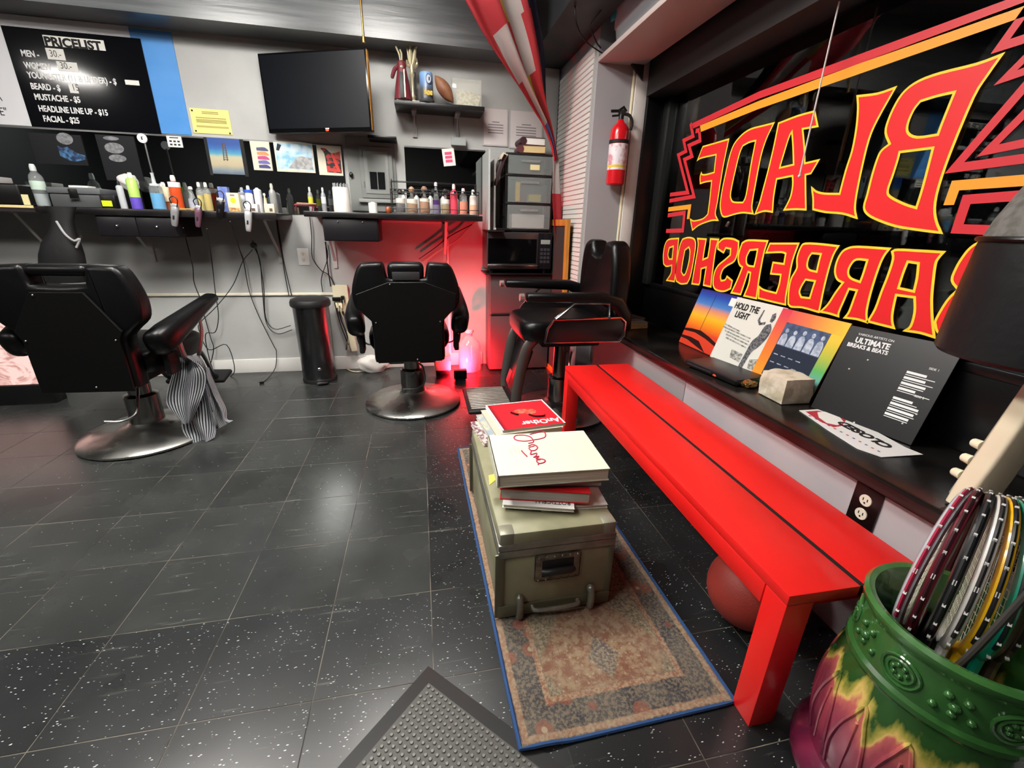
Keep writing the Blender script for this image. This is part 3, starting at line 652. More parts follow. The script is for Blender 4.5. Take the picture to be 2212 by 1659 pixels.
bm = NB(); pts = [(x*.287, y*.74) for x, y in ((-1, -1), (1, -1), (1, 1), (-1, 1))]; loop = []
for i in range(4):
    a, c = pts[i], pts[(i+1) % 4]
    for j in range(20): loop.append((a[0]+(c[0]-a[0])*j/20, a[1]+(c[1]-a[1])*j/20))
tube(bm, [(x, y, rugz(x, y)-.001) for x, y in loop], .0055, 6, True); ob('bound_edge', bm, mat('navy binding', '#23436f', .9, bump=.4, bscale=300), rug)
M_rub = mat('grey rubber mat', '#3d3d3a', .55)
dm = thing('doormat', 'dark grey studded rubber doormat at the entrance corner', 'doormat', (-.03, .877, 0), R(-45))
MW, ML_ = .62, .92     # local x runs down-right, local -y runs down-left
bm = NB(); b2(bm, (0, -MW, .0002), (ML_, 0, .003), bev=.001); ob('backing', bm, mat('rubber edge', '#232424', .5), dm)
bm = NB(); b2(bm, (.035, -MW+.035, .0028), (ML_-.035, -.035, .0042)); ob('tread_field', bm, M_rub, dm)
bm = NB(); p = .0148
for i in range(int((ML_-.08)/p)):
    for j in range(int((MW-.08)/p)):
        x = .043+i*p+(p/2 if j % 2 else 0); y = -.043-j*p
        A = [bm.verts.new((x+.0052*math.cos(a*PI/4), y+.0052*math.sin(a*PI/4), .004)) for a in range(8)]
        B_ = [bm.verts.new((x+.0036*math.cos(a*PI/4), y+.0036*math.sin(a*PI/4), .0072)) for a in range(8)]
        for q in range(8): bm.faces.new((A[q], A[(q+1) % 8], B_[(q+1) % 8], B_[q]))
        bm.faces.new(B_)
st = ob('studs', bm, mat('grey rubber stud', '#5b5b55', .4), dm, recalc=False); st['kind'] = 'stuff'

# ================================================================ CASE WITH BOOKS
M_ol = mat('olive case paint', '#8d8b70', .45, col2='#7b795f', scale=6, bump=.08, bscale=60)
M_old = mat('olive edge metal', '#75746a', .35, .55, col2='#8d8a80', scale=14)
case = thing('flight_case', 'olive green travelling case with steel corners on the rug', 'case', (.366, 1.335, .0125), R(0))
CX, CY, CHH = .178, .345, .31
bx('body', (-CX, -CY, .0), (CX, CY, .245), M_ol, case, bev=.006)
lid = bx('lid', (-CX-.002, -CY-.002, .252), (CX+.002, CY+.002, CHH), M_ol, case, bev=.008)
for s in (-1, 1):
    for q in (-1, 1): ob('lid_corner', box(NB(), (s*(CX-.0225), q*(CY-.0225), .2825), (.05, .05, .058), bev=.009), mat('steel lid corner', '#8a8878', .4, .3), lid)
bm = NB()
for z, h in ((.238, .026), (.262, .022)):
    b2(bm, (-CX-.005, -CY-.005, z-h/2), (CX+.005, CY+.005, z+h/2), bev=.004)
ob('closing_rim', bm, M_old, case)
for q in (-1, 1):
    bm = NB(); b2(bm, (-CX-.004, q*CY-.006, .0), (CX+.004, q*CY+.006, .045), bev=.003)
    for s in (-1, 1): b2(bm, (s*CX-.014, q*CY-.004, 0), (s*CX+.004 if s > 0 else -CX+.014, q*CY+.004, .24), bev=.003)
    ob('edge_strip', bm, mat('dull olive strip', '#63624f', .4, .4), case)
bm = NB(); b2(bm, (-.072, -CY-.008, .125), (.072, -CY+.002, .222), bev=.008)
hp = ob('handle_plate', bm, mat('worn handle plate', '#807869', .4, .6, col2='#5d554b', scale=30), case)
bm = NB(); b2(bm, (-.05, -CY-.0095, .142), (.05, -CY-.006, .205), bev=.002); ob('handle_recess', bm, M_blackm, hp)
bm = NB(); tube(bm, [(-.046, -CY-.012, .165), (-.04, -CY-.018, .168), (.04, -CY-.018, .168), (.046, -CY-.012, .165)], .011, 10); ob('handle', bm, mat('black rubber grip', '#1b1b1a', .45), hp)
bm = NB()
for i in range(6):
    for z in (.132, .215): ball(bm, (-.06+i*.024, -CY-.008, z), .004, 6)
ob('rivets', bm, M_old, hp)
bm = NB(); tube(bm, [(-.075, -CY-.004, .03), (-.06, -CY-.022, .028), (.06, -CY-.022, .028), (.075, -CY-.004, .03)], .007, 8, k=4); ob('lower_handle', bm, M_old, case)
for s in (-1, 1):
    bm = NB(); tube(bm, [(s*.115, -CY-.002, .075), (s*.115, -CY-.014, .066), (s*.115, -CY-.016, .012), (s*.115, -CY-.008, .001)], .011, 10, k=4); ball(bm, (s*.115, -CY-.008, .07), .014, 12); ob('skid', bm, M_old, case)
TOP = .0125+CHH
def book(name, label, nl, nr, depth, zt, th, cover, pages='#d9d2c0', cat='book', soft=False, group=None, spine=0):
    """nl, nr: the two near corners of its top; built as covers with a page block between"""
    a = PZ(*nl, zt); c = PZ(*nr, zt); d = c-a; wd = d.length; rz = math.atan2(d.y, d.x)
    t = thing(name, label, cat, (a.x, a.y, zt-th), rz, group)
    ct = .0012 if soft else .003
    mp = mat('pages '+pages, pages, .8, col2='#a59d8c', scale=3, stretch=(1, 1, 260))
    bx('page_block', (.004, .003, ct), (wd-.003, depth-.003, th-ct), mp, t)
    bx('cover', (0, 0, th-ct), (wd, depth, th), cover, t)
    bx('back_cover', (0, 0, 0), (wd, depth, ct), cover, t)
    if spine == 1: bx('spine', (-.001, 0, 0), (.003, depth, th), cover, t)
    elif spine == 2: bx('spine', (0, -.001, 0), (wd, .003, th), cover, t)
    elif spine == 3: bx('spine', (0, depth-.003, 0), (wd, depth, th), cover, t)
    return t, wd
M_bkw = mat('ivory book cover', '#d0d0bd', .45)
G = 'books and magazines on the case'
book('magazine', 'white magazine lying lower right in the pile on the case', (1170, 1099), (1313, 1090), .20, TOP+.012, .0115, mat('white glossy cover', '#d8d6d2', .35), soft=True, group=G, cat='magazine')
t, wd = book('magazine', 'white magazine at the bottom front of the pile with letters on its front edge', (1085, 1090), (1241, 1100), .2, TOP+.0245, .0115, mat('white glossy cover 2', '#e0dfdc', .35), soft=True, group=G, cat='magazine')
text('title_text', 'BOTTICELLI', .026, M_ink, t, (wd-.01, .036, .0118), (0, 0, PI), sx=.8)
t, wd = book('art_book', 'thick grey-paged book with red cover in the pile on the case', (1080, 1056), (1276, 1066), .22, TOP+.064, .039, mat('red glossy book cover', '#b51d22', .3), pages='#a9a6a2', group=G)
book('art_book', 'dark book with grey page edges under the ivory book', (1110, 1039), (1302, 1038), .22, TOP+.088, .0235, mat('dark book cover', '#3a3033', .35), pages='#8c8384', group=G)
bm = NB(); prism(bm, [(0, 0), (.035, .02), (.05, .05), (.03, .045), (.01, .05)], .002, Matrix()); a = PZ(1058, 1052, TOP+.06)
tag(ob('paper_slip', bm, mat('yellow paper slip', '#e2d24a', .7), loc=(a.x, a.y, TOP+.0655), rot=(0, -.3, .1)), 'yellow paper slip sticking out of the book pile', 'paper')
t, wd = book('art_book', 'large ivory hardback with red handwritten title on top of the pile', (1075, 1028), (1318, 1012), .266, TOP+.131, .0425, M_bkw, group=G, spine=1)
# red handwritten title, reading from the far edge to the near edge
mr_ = mat('red ink script', '#b3274a', .5)
def onbook(u, v):
    p = PZ(u, v, TOP+.131); a = PZ(1075, 1028, TOP+.131); q = p-a; rz = t.rotation_euler.z
    return (q.x*math.cos(-rz)-q.y*math.sin(-rz), q.x*math.sin(-rz)+q.y*math.cos(-rz), .0431)
kk = lambda pts: [onbook(1060+x/6.144, 860+y/6.144) for x, y in pts]
for st_ in ([(520,485),(600,465),(680,440),(725,470),(720,520),(650,545),(560,560),(450,575),(340,560),(310,525),(340,500),(430,495),(520,515),(565,560),(560,590),(500,605)], [(500,640),(560,620),(620,650),(600,690),(540,700),(510,660),(580,640)], [(540,700),(530,750),(570,745),(610,735),(600,770),(570,790),(640,775),(600,810)], [(600,810),(690,815),(725,835),(700,860),(640,870),(610,830),(660,820)], [(640,870),(630,890)], [(410,700),(440,735),(485,780)]):
    bm = NB(); tube(bm, kk(st_), .0024, 6, k=5, sec=(1, 1)); ob('script_stroke', bm, mr_, t)
for i_, (u_, v_) in enumerate(((1121, 972), (1112, 968), (1104, 975))):
    p_ = onbook(u_, v_); bx('faded_line', (p_[0]-.004, p_[1]-.03, .0425), (p_[0]+.003, p_[1]+.018, .0428), mat('faded grey print', '#bdbcae', .6), t)
# magazines at the far end of the case
book('magazine_pile', 'stack of worn magazines under the red magazine', (1072, 940), (1216, 922), .255, TOP+.05, .0495, mat('worn magazine paper', '#b7b1a2', .6), group=G, cat='magazine', soft=True)
t, wd = book('magazine', 'red glossy magazine with white masthead lying behind the ivory book', (1085, 930), (1222, 913), .268, TOP+.062, .0115, mat('white magazine edge', '#ddd9d4', .35), soft=True, group=G, cat='magazine')
bx('cover_print', (.008, .0, .0116), (wd-.008, .259, .0122), ramp_mat('red magazine print', [(0, '#3a1020'), (.18, '#c3202c'), (1, '#d6222d')], 'X', .3, k=6), t)
bm = NB(); ball(bm, (wd*.5, .16, .0123), .036, 12, (1, .7, .01)); ball(bm, (wd*.62, .15, .0123), .03, 12, (1, 1, .01)); ob('cover_print', bm, mat('cover pinkish print', '#e0705a', .4, col2='#c52a22', scale=60), t)
bm = NB(); tube(bm, [(wd*.55, .11, .0123), (wd*.62, .085, .0123), (wd*.75, .078, .0123), (wd*.8, .09, .0123)], .009, 8, k=4, sec=(.05, 1)); tube(bm, [(wd*.3, .15, .0123), (wd*.36, .125, .0123), (wd*.4, .12, .0123)], .009, 8, k=3, sec=(.05, 1)); ob('cover_print', bm, mat('cover dark print', '#2a1414', .4), t)
text('masthead', 'AnOther', .056, M_inkw, t, (wd-.012, .056, .0124), (0, 0, PI), sx=.82, bold=.001)
book('comic_magazine', 'colourful magazine at the left edge of the case', (1046, 958), (1066, 955), .21, TOP+.016, .0155, mat('busy print', '#6b4a58', .4, col2='#c9bdb5', scale=55, lo=.45, hi=.55), soft=True, group=G, cat='magazine')
book('magazine', 'cream magazine between the colourful and the red ones', (1058, 943), (1080, 940), .22, TOP+.034, .017, mat('cream print', '#b9b39a', .5, col2='#8a9aa8', scale=30), soft=True, group=G, cat='magazine')
# ================================================================ GLAZED POT WITH RACKETS
PO = (.957, .413, 0)
pot = thing('ceramic_pot', 'large glazed pot, green above dark pink, holding rackets', 'pot', PO)
def pot_mat():
    m = bpy.data.materials.new('drip glaze'); m.use_nodes = True; N = m.node_tree.nodes; L = m.node_tree.links; b = N['Principled BSDF']
    b.inputs['Roughness'].default_value = .16; b.inputs['Coat Weight'].default_value = .5; b.inputs['Coat Roughness'].default_value = .06
    tc = N.new('ShaderNodeTexCoord'); sp = N.new('ShaderNodeSeparateXYZ'); L.new(tc.outputs['Object'], sp.inputs[0])
    at = N.new('ShaderNodeMath'); at.operation = 'ARCTAN2'; L.new(sp.outputs['Y'], at.inputs[0]); L.new(sp.outputs['X'], at.inputs[1])
    cb = N.new('ShaderNodeCombineXYZ'); L.new(at.outputs[0], cb.inputs[0]); ms = N.new('ShaderNodeMath'); ms.operation = 'MULTIPLY'; ms.inputs[1].default_value = 2.2; L.new(sp.outputs['Z'], ms.inputs[0]); L.new(ms.outputs[0], cb.inputs[1])
    n = N.new('ShaderNodeTexNoise'); n.inputs['Scale'].default_value = 4.6; n.inputs['Detail'].default_value = 5; L.new(cb.outputs[0], n.inputs['Vector'])
    # tongues of glaze: angular wave pushes the colour borders up and down
    sn = N.new('ShaderNodeMath'); sn.operation = 'MULTIPLY'; sn.inputs[1].default_value = 12; L.new(at.outputs[0], sn.inputs[0])
    s2 = N.new('ShaderNodeMath'); s2.operation = 'SINE'; L.new(sn.outputs[0], s2.inputs[0])
    a1 = N.new('ShaderNodeMath'); a1.operation = 'MULTIPLY_ADD'; a1.inputs[1].default_value = .022; L.new(s2.outputs[0], a1.inputs[0]); L.new(sp.outputs['Z'], a1.inputs[2])
    a2 = N.new('ShaderNodeMath'); a2.operation = 'MULTIPLY_ADD'; a2.inputs[1].default_value = .16; L.new(n.outputs['Fac'], a2.inputs[0]); L.new(a1.outputs[0], a2.inputs[2])
    k = N.new('ShaderNodeMath'); k.operation = 'MULTIPLY_ADD'; k.inputs[1].default_value = 2.0; k.inputs[2].default_value = -.22; L.new(a2.outputs[0], k.inputs[0])
    cr = N.new('ShaderNodeValToRGB'); L.new(k.outputs[0], cr.inputs[0]); e = cr.color_ramp.elements
    st_ = [(0, '#5a1a33'), (.22, '#7c2743'), (.40, '#97404e'), (.475, '#b9605a'), (.505, '#cfae62'), (.545, '#8d8a3a'), (.58, '#25481f'), (.75, '#2e5a2a'), (1, '#3f6e37')]
    while len(e) < len(st_): e.new(.5)
    for i, (p, c) in enumerate(st_): e[i].position = p; e[i].color = lin(c)
    L.new(cr.outputs[0], b.inputs['Base Color'])
    bp = N.new('ShaderNodeBump'); bp.inputs['Strength'].default_value = .25; bp.inputs['Distance'].default_value = .004; L.new(n.outputs['Fac'], bp.inputs['Height']); L.new(bp.outputs[0], b.inputs['Normal'])
    return m
M_pot = pot_mat()
prof = [(.0, .004), (.170, .0), (.182, .012), (.184, .032), (.174, .055), (.155, .07), (.153, .08), (.160, .11), (.166, .16), (.166, .21), (.161, .27), (.152, .32), (.146, .345), (.147, .352), (.152, .358), (.151, .368), (.144, .374), (.142, .40), (.141, .43), (.139, .452), (.142, .462), (.149, .472), (.150, .484), (.144, .492), (.134, .488), (.131, .47), (.132, .40), (.14, .25), (.135, .06), (.0, .05)]
def potr(z):
    for (r0, z0), (r1, z1) in zip(prof[1:18], prof[2:19]):
        if z0 <= z <= z1: return r0+(r1-r0)*(z-z0)/(z1-z0+1e-9)
    return .142
ob('body', lathe(NB(), prof, 64, caps=False), M_pot, pot)
def onpot(a, z, d=0.0): r = potr(z)+d; return Vector((r*math.cos(a), r*math.sin(a), z))
for i in range(12):                    # band of medallions
    a0 = i*2*PI/12+.1; bm = NB()
    if i % 2 == 0:
        for rr in (.030, .021): tube(bm, [onpot(a0+rr*math.cos(q)/.142, .413+rr*.95*math.sin(q), .001) for q in [j*PI/9 for j in range(18)]], .0032, 6, True)
        for q in range(6): ball(bm, onpot(a0+.011*math.cos(q)/.142, .413+.011*math.sin(q), .002), .005, 6)
        ob('medallion', bm, M_pot, pot)
    else:
        for q in range(5): ball(bm, onpot(a0+(.012*q-.024)/.142, .413+(.018 if q % 2 else -.016), .001), .007, 8)
        ball(bm, onpot(a0, .412, .001), .009, 8); ob('boss', bm, M_pot, pot)
for i in range(14):                    # raised leaves round the body
    a0 = i*2*PI/14; bm = NB(); wv = .16
    tube(bm, [onpot(a0-wv*s, z, .001) for s, z in ((1.25, .09), (1.2, .16), (.9, .22), (.45, .265), (0, .30))]+[onpot(a0+wv*s, z, .001) for s, z in ((.45, .265), (.9, .22), (1.2, .16), (1.25, .09))], .004, 6, k=3)
    tube(bm, [onpot(a0, .10, .001), onpot(a0+.02, .18, .001), onpot(a0, .255, .001)], .003, 6, k=4); ob('leaf_relief', bm, M_pot, pot)
def racket(label, foot, tilt, rz, c1, c2, spin=0.0):
    t = thing('tennis_racket', label, 'racket', (PO[0]+foot[0], PO[1]+foot[1], .058), group='rackets in the pot')
    t.rotation_euler = (Matrix.Rotation(rz, 4, 'Z') @ Matrix.Rotation(tilt, 4, 'Y') @ Matrix.Rotation(spin, 4, 'Z')).to_euler()
    # ring lies in the local xz plane, z along the handle
    cz, ra, rb = .485, .118, .155
    pt = lambda q: (ra*math.sin(q), 0, cz-rb*math.cos(q))
    seq = [2*PI*j/44 for j in range(44)]
    bm = NB(); tube(bm, [pt(q) for q in seq], .0115, 8, True, sec=(.8, 1.15)); h = ob('head', bm, mat('racket '+c1, c1, .3, coat=.4), t)
    bm = NB(); tube(bm, [(x*1.055, 0, cz+(z-cz)*1.045) for x, y, z in [pt(q) for q in seq[6:39]]], .0075, 8, sec=(.6, 1.1)); ob('bumper_guard', bm, mat('racket '+c2, c2, .4), h)
    bm = NB()
    for q in seq[5:40:2]:
        x, _, z = pt(q); box(bm, (x*1.10, 0, cz+(z-cz)*1.085), (.010, .005, .004), RY(-q+PI/2 if False else q))
    s_ = ob('grommets', bm, mat('grommet white', '#c9c9c6', .5), h); s_['kind'] = 'stuff'
    bm = NB()
    for i in range(-6, 7):
        x = i*.016; zz = rb*math.sqrt(max(0, 1-(x/ra)**2)); cyl(bm, (x, 0, cz-zz), (x, 0, cz+zz), .0008, n=4)
    for i in range(-8, 9):
        z = i*.0165; xx = ra*math.sqrt(max(0, 1-(z/rb)**2)); cyl(bm, (-xx, 0, cz+z), (xx, 0, cz+z), .0008, n=4)
    s_ = ob('strings', bm, mat('racket string', '#d8d5c4', .5), t); s_['kind'] = 'stuff'
    for s in (-1, 1): bm = NB(); tube(bm, [(s*.052, 0, .345), (s*.03, 0, .28), (s*.012, 0, .21), (s*.01, 0, .18)], .009, 8, k=4); ob('throat', bm, _M['racket '+c1], t)
    bm = NB(); lathe(bm, [(.0, 0), (.019, .0), (.018, .012), (.015, .02), (.015, .19), (.012, .2)], 10); ob('grip', bm, mat('racket grip', '#1a1a1b', .7), t)
RW = [('silver and red tennis racket at the left of the pot', (-.098, .072), 16, -8, '#a9abb0', '#9c2440'),
      ('dark red tennis racket next to the silver one', (-.075, .05), 16, -4, '#6b1f2b', '#3a1a20'),
      ('black tennis racket with white dashes in the pot', (-.056, .02), 17, 0, '#1a1a1c', '#2c2c2e'),
      ('white and black tennis racket in the middle of the pot', (-.038, -.012), 18, 4, '#cfccc6', '#2a2728'),
      ('yellow and black tennis racket in the pot', (-.015, -.04), 19, 8, '#e8b21c', '#17171a'),
      ('teal and black tennis racket in the pot', (.012, -.068), 20, 12, '#0f8a70', '#15181a'),
      ('brown tennis racket at the right of the pot', (.044, -.092), 22, 16, '#4a3d33', '#221d1a')]
for lb, ft, tl, rz, c1, c2 in RW: racket(lb, (ft[0]*.8, ft[1]*.8), R(tl), R(rz+28), c1, c2)
a = PZ(2010, 1482, .385); c = PZ(2110, 1400, .497); e_ = PZ(2212, 1290, .60)
tag(ob('racket_cover_cord', tube(NB(), [a, a.lerp(c, .5)+Vector((-.004, -.004, .004)), c, e_, e_+(e_-c)*.6], .0055, 8, k=4), mat('dark cord strap', '#2a2622', .6)), 'thin dark strap hanging over the rim of the pot', 'strap')

# ================================================================ SILL: RECORDS AND SMALL THINGS
SZ = .55
def record(label, y0, x, lean=13.0, rz=0.0, art=None):
    t = thing('record_sleeve', label, 'record', (x, y0, SZ+.0015), group='record sleeves on the sill')
    t.rotation_euler = (R(-lean), 0, R(-90+rz)); return t
S_ = .315
def fl(name, t, lo, hi, m, d=.0006, y=-.0005):
    """flat print on the front (-y) of a sleeve"""
    return bx(name, (lo[0], y-d, lo[1]), (hi[0], y, hi[1]), m, t)
def flp(name, t, poly, m, y=-.0012, d=.0005):
    me = shape_mesh([poly], d/2); me.transform(Matrix.Translation((0, y, 0)) @ RX(PI/2)); return ob(name, me, m, t)
def body(t, m): return bx('sleeve', (0, 0, 0), (S_, .0035, S_), m, t, bev=.0008, seg=1)
t = record('record sleeve printed with a blue and orange sunset, first on the sill', 2.175, 1.443, 17)
body(t, mat('sleeve card', '#cfc9c0', .5)); fl('print', t, (0, 0), (S_, S_), ramp_mat('sunset print', [(0, '#cf3d2a'), (.28, '#d9452a'), (.42, '#ef8a22'), (.55, '#f3b42a'), (.68, '#d98a6a'), (.76, '#4d7fc0'), (.9, '#2b4fa8'), (1, '#35287c')], 'Z', .3, k=1/S_))
md = mat('dark dune print', '#2a1210', .4)
flp('print', t, [(0, .085), (.06, .095), (.14, .10), (.22, .085), (.315, .06), (.315, .045), (.2, .068), (.1, .08), (0, .072)], md)
flp('print', t, [(0, .045), (.08, .05), (.16, .045), (.24, .0), (.15, .015), (.06, .03), (0, .03)], md)
flp('print', t, [(.128, .10), (.131, .10), (.139, .30), (.136, .30)], md)
fl('sticker', t, (.255, .262), (.30, .302), M_paper, y=-.0015)
t = record('white record sleeve with a drawn figure and bold black title', 1.872, 1.430, 17)
body(t, mat('sleeve white', '#d6d4cc', .5))
text('title_text', 'HOLD THE', .042, M_ink, t, (.012, -.0012, .262), UP, bold=.0012, sx=.78); text('title_text', 'LIGHT', .042, M_ink, t, (.04, -.0012, .222), UP, bold=.0012, sx=.78)
mg = mat('grey pencil print', '#6a6a66', .6, col2='#b9b7b0', scale=70); mgd = mat('dark pencil print', '#35353a', .6, col2='#77777a', scale=90)
flp('print', t, smooth2([(.205, .0), (.23, .0), (.24, .09), (.262, .12), (.285, .17), (.288, .21), (.27, .235), (.245, .22), (.235, .17), (.215, .14), (.21, .08)]), mgd)
flp('print', t, smooth2([(.258, .243), (.272, .24), (.28, .262), (.27, .285), (.255, .275)]), mgd)
flp('print', t, [(.24, .225), (.21, .215), (.19, .235), (.197, .285), (.203, .285), (.202, .24), (.213, .228), (.238, .237)], mgd)
for i, (x0, x1, z) in enumerate(((0, .2, .165), (.02, .2, .15), (.04, .21, .135), (.0, .12, .18), (.05, .2, .12))):
    flp('print', t, [(x0, z), (x1, z-.014), (x1, z-.02), (x0, z-.008)], mg)
flp('print', t, smooth2([(.12, .075), (.2, .07), (.2, .03), (.13, .035)]), mg); flp('print', t, smooth2([(.25, .06), (.31, .08), (.31, .02), (.26, .02)]), mg)
t = record('record sleeve with rainbow border round a dark group photo', 1.565, 1.416, 17)
body(t, mat('sleeve orange', '#d98a3a', .5)); B_ = .052
fl('print', t, (B_, S_-B_), (S_, S_), ramp_mat('rainbow top', [(0, '#d23b56'), (.45, '#e0734a'), (1, '#eebf3c')], 'X', .35, k=1/S_))
fl('print', t, (S_-B_, 0), (S_, S_-B_), ramp_mat('rainbow right', [(0, '#8d78a8'), (.2, '#6fa0b8'), (.45, '#5aa85a'), (.7, '#b7b542'), (1, '#eec23c')], 'Z', .35, k=1/(S_-B_)))
fl('print', t, (0, 0), (B_, S_), ramp_mat('rainbow left', [(0, '#ee9d2e'), (.4, '#e6792f'), (1, '#cf3653')], 'Z', .35, k=1/S_))
fl('print', t, (B_, 0), (S_-B_, .03), ramp_mat('rainbow bottom', [(0, '#ee9d2e'), (.5, '#5aa85a'), (1, '#8d78a8')], 'X', .35, k=1/S_))
fl('photo', t, (B_, .03), (S_-B_, S_-B_), mat('navy print', '#232b3b', .35), d=.0004)
fl('photo', t, (B_, .165), (S_-B_, S_-B_), mat('blue grey photo', '#4e5d7c', .35, col2='#3a4660', scale=30), y=-.0011)
mf = mat('pale figure print', '#b9c2cf', .4, col2='#8d99ad', scale=60)
for i in range(5):
    x = B_+.022+i*.042; h = .05 if i < 2 else .058
    flp('photo', t, smooth2([(x-.018, .168), (x+.018, .168), (x+.016, .168+h*.7), (x+.006, .168+h), (x-.006, .168+h), (x-.015, .168+h*.75)]), mf, y=-.002)
    bm = NB(); ball(bm, (x, -.0016, .168+h+.012), .009, 10, (1, .05, 1.15)); ob('photo', bm, mf, t)
for i in range(9): fl('print', t, (B_+.012+(i % 5)*.038, .09+(i//5)*.035), (B_+.034+(i % 5)*.038, .094+(i//5)*.035), mf, y=-.0011)
t = record('black record sleeve with small white lettering, last on the sill', 1.212, 1.388, 17, rz=10)
body(t, mat('sleeve black', '#101012', .38)); 
text('title_text', 'VARIOUS ARTISTS ON', .0105, M_inkw, t, (.036, -.0008, .288), UP, sx=1.05); text('title_text', 'ULTIMATE', .026, M_inkw, t, (.036, -.0008, .262), UP, bold=.0009, sx=.88)
text('title_text', 'BREAKS & BEATS', .0185, M_inkw, t, (.018, -.0008, .244), UP, bold=.0006, sx=.92)
for s, zz in (('SIDE 1', .232), ('SIDE 2', .142)): text('side_text', s, .0095, M_inkw, t, (.262, -.0008, zz), UP)
random.seed(3)
for z0 in (.205, .118):
    for r_ in range(4):
        z = z0-r_*.018
        fl('track_line', t, (.215, z), (.215+random.uniform(.045, .075), z+.0075), M_inkw, d=.0003); fl('track_line', t, (.215, z-.006), (.215+random.uniform(.06, .09), z-.0038), M_inkw, d=.0003)
bm = NB()
for x, z in ((.1, .21), (.06, .165), (.27, .05), (.29, .09), (.15, .0)): ball(bm, (x, -.0005, z+.004), .0028, 6)
s_ = ob('scuffs', bm, M_inkw, t); s_['kind'] = 'stuff'
# flat black box, foil, stone, sign, books
a = PZ(1481, 777, SZ+.03); b_ = PZ(1592, 822, SZ+.03); c = PZ(1577, 766, SZ+.03); d = b_-a; rz = math.atan2(d.y, d.x)
pl = thing('disc_player', 'flat black disc player lying on the sill before the white sleeve', 'player', (a.x, a.y, SZ+.001), rz); wd = d.length
bx('case', (0, 0, .005), (wd, .165, .03), mat('charcoal plastic', '#202126', .35), pl, bev=.003); bx('front_panel', (.002, -.004, .007), (wd-.002, .001, .026), M_black, pl, bev=.001)
bx('tray_door', (.02, -.0055, .016), (wd*.55, -.003, .023), mat('player tray', '#2c2c31', .3), pl); bm = NB(); ball(bm, (wd*.62, -.004, .013), .011, 10, (1, .15, .45)); ob('red_sticker', bm, mat('orange red sticker', '#d8431f', .4), pl)
for i in range(4):
    bm = NB(); cyl(bm, (.02+(i % 2)*(wd-.04), .02+(i//2)*.12, 0), (.02+(i % 2)*(wd-.04), .02+(i//2)*.12, .006), .007, n=10); ob('foot', bm, M_blackm, pl)
a = PZ(1618, 832, SZ+.01); random.seed(5); bm = NB(); bmesh.ops.create_icosphere(bm, subdivisions=3, radius=.026)
for v in bm.verts: v.co = Vector((v.co.x*1.25, v.co.y*.9, v.co.z*.55))*(1+random.uniform(-.25, .22))
tag(ob('crumpled_foil', bm, mat('gold foil', '#b39a62', .25, .9), loc=(a.x, a.y, SZ+.0165), smooth=False), 'crumpled gold foil lump on the sill beside the stone', 'foil')
a = PZ(1635, 849, SZ); b_ = PZ(1687, 876, SZ); d = b_-a; rz = math.atan2(d.y, d.x); wl = d.length
bm = NB(); b2(bm, (0, 0, 0), (wl, .125, .098)); bmesh.ops.subdivide_edges(bm, edges=bm.edges[:], cuts=10, use_grid_fill=True)
from mathutils import noise as mn
for v in bm.verts:
    q = v.co*22; k = Vector((v.co.x-wl/2, v.co.y-.06, v.co.z-.05)); e = max(0, abs(k.x)/(wl/2)+abs(k.y)/.0625+abs(k.z)/.049-2.2)
    v.co = v.co+k.normalized()*(mn.noise(q)*.006+mn.noise(q*3.1)*.003-e*.007) if v.co.z > .004 else v.co-k*.06*Vector((1, 1, 0)).length*.5*Vector((1, 1, 0)).x
tag(ob('stone_block', bm, mat('rough white stone', '#cfc6b4', .85, col2='#b3a890', scale=18, bump=.8, bscale=45), loc=(a.x, a.y, SZ+.001), rot=(0, 0, rz), ang=60), 'rough white stone block standing on the sill', 'stone')
sg = thing('closed_sign', 'white and red shop sign lying face up on the sill', 'sign', (PZ(1850, 940, SZ).x, PZ(1850, 940, SZ).y, SZ+.0012))
so = Vector(sg.location)
def sgp(pts, z=SZ): return [((PZ(u, v, z)-so).x, (PZ(u, v, z)-so).y) for u, v in pts]
def sflat(name, pts, m, z0, d=.001):
    me = shape_mesh([sgp(pts)], d/2); me.transform(Matrix.Translation((0, 0, z0+d/2))); return ob(name, me, m, sg)
sflat('board', [(1726,888),(1765,886),(1800,892),(1832,902),(1900,938),(1955,968),(1994,984),(1940,987),(1903,989),(1850,970),(1790,932)], M_white, 0, .002)
sflat('print', [(1740,891),(1765,889),(1795,895),(1830,905),(1818,922),(1800,925),(1770,912)], mat('sign red', '#b51f33', .4), .0022, .0004)
sflat('print', [(1765,893),(1785,891),(1812,902),(1822,914),(1808,921),(1785,916),(1768,904)], M_paper, .0027, .0004)
a0, a1 = sgp([(1942, 977), (1822, 915)]); rz = math.atan2(a1[1]-a0[1], a1[0]-a0[0])
text('sign_text', 'CLOSED', .05, M_ink, sg, (*sgp([(1932, 969)])[0], .0026), (0, 0, rz), bold=.0022, sx=.98)
for i in range(12):
    u0, v0 = 1745+i*13.5, 899+i*7.0
    sflat('print', [(u0, v0), (u0+5, v0+2.6), (u0+8, v0+2.2), (u0+3, v0-.4)], mat('sign blue', '#3a3f86', .4) if i % 2 else _M['sign red'], .0022, .0004)
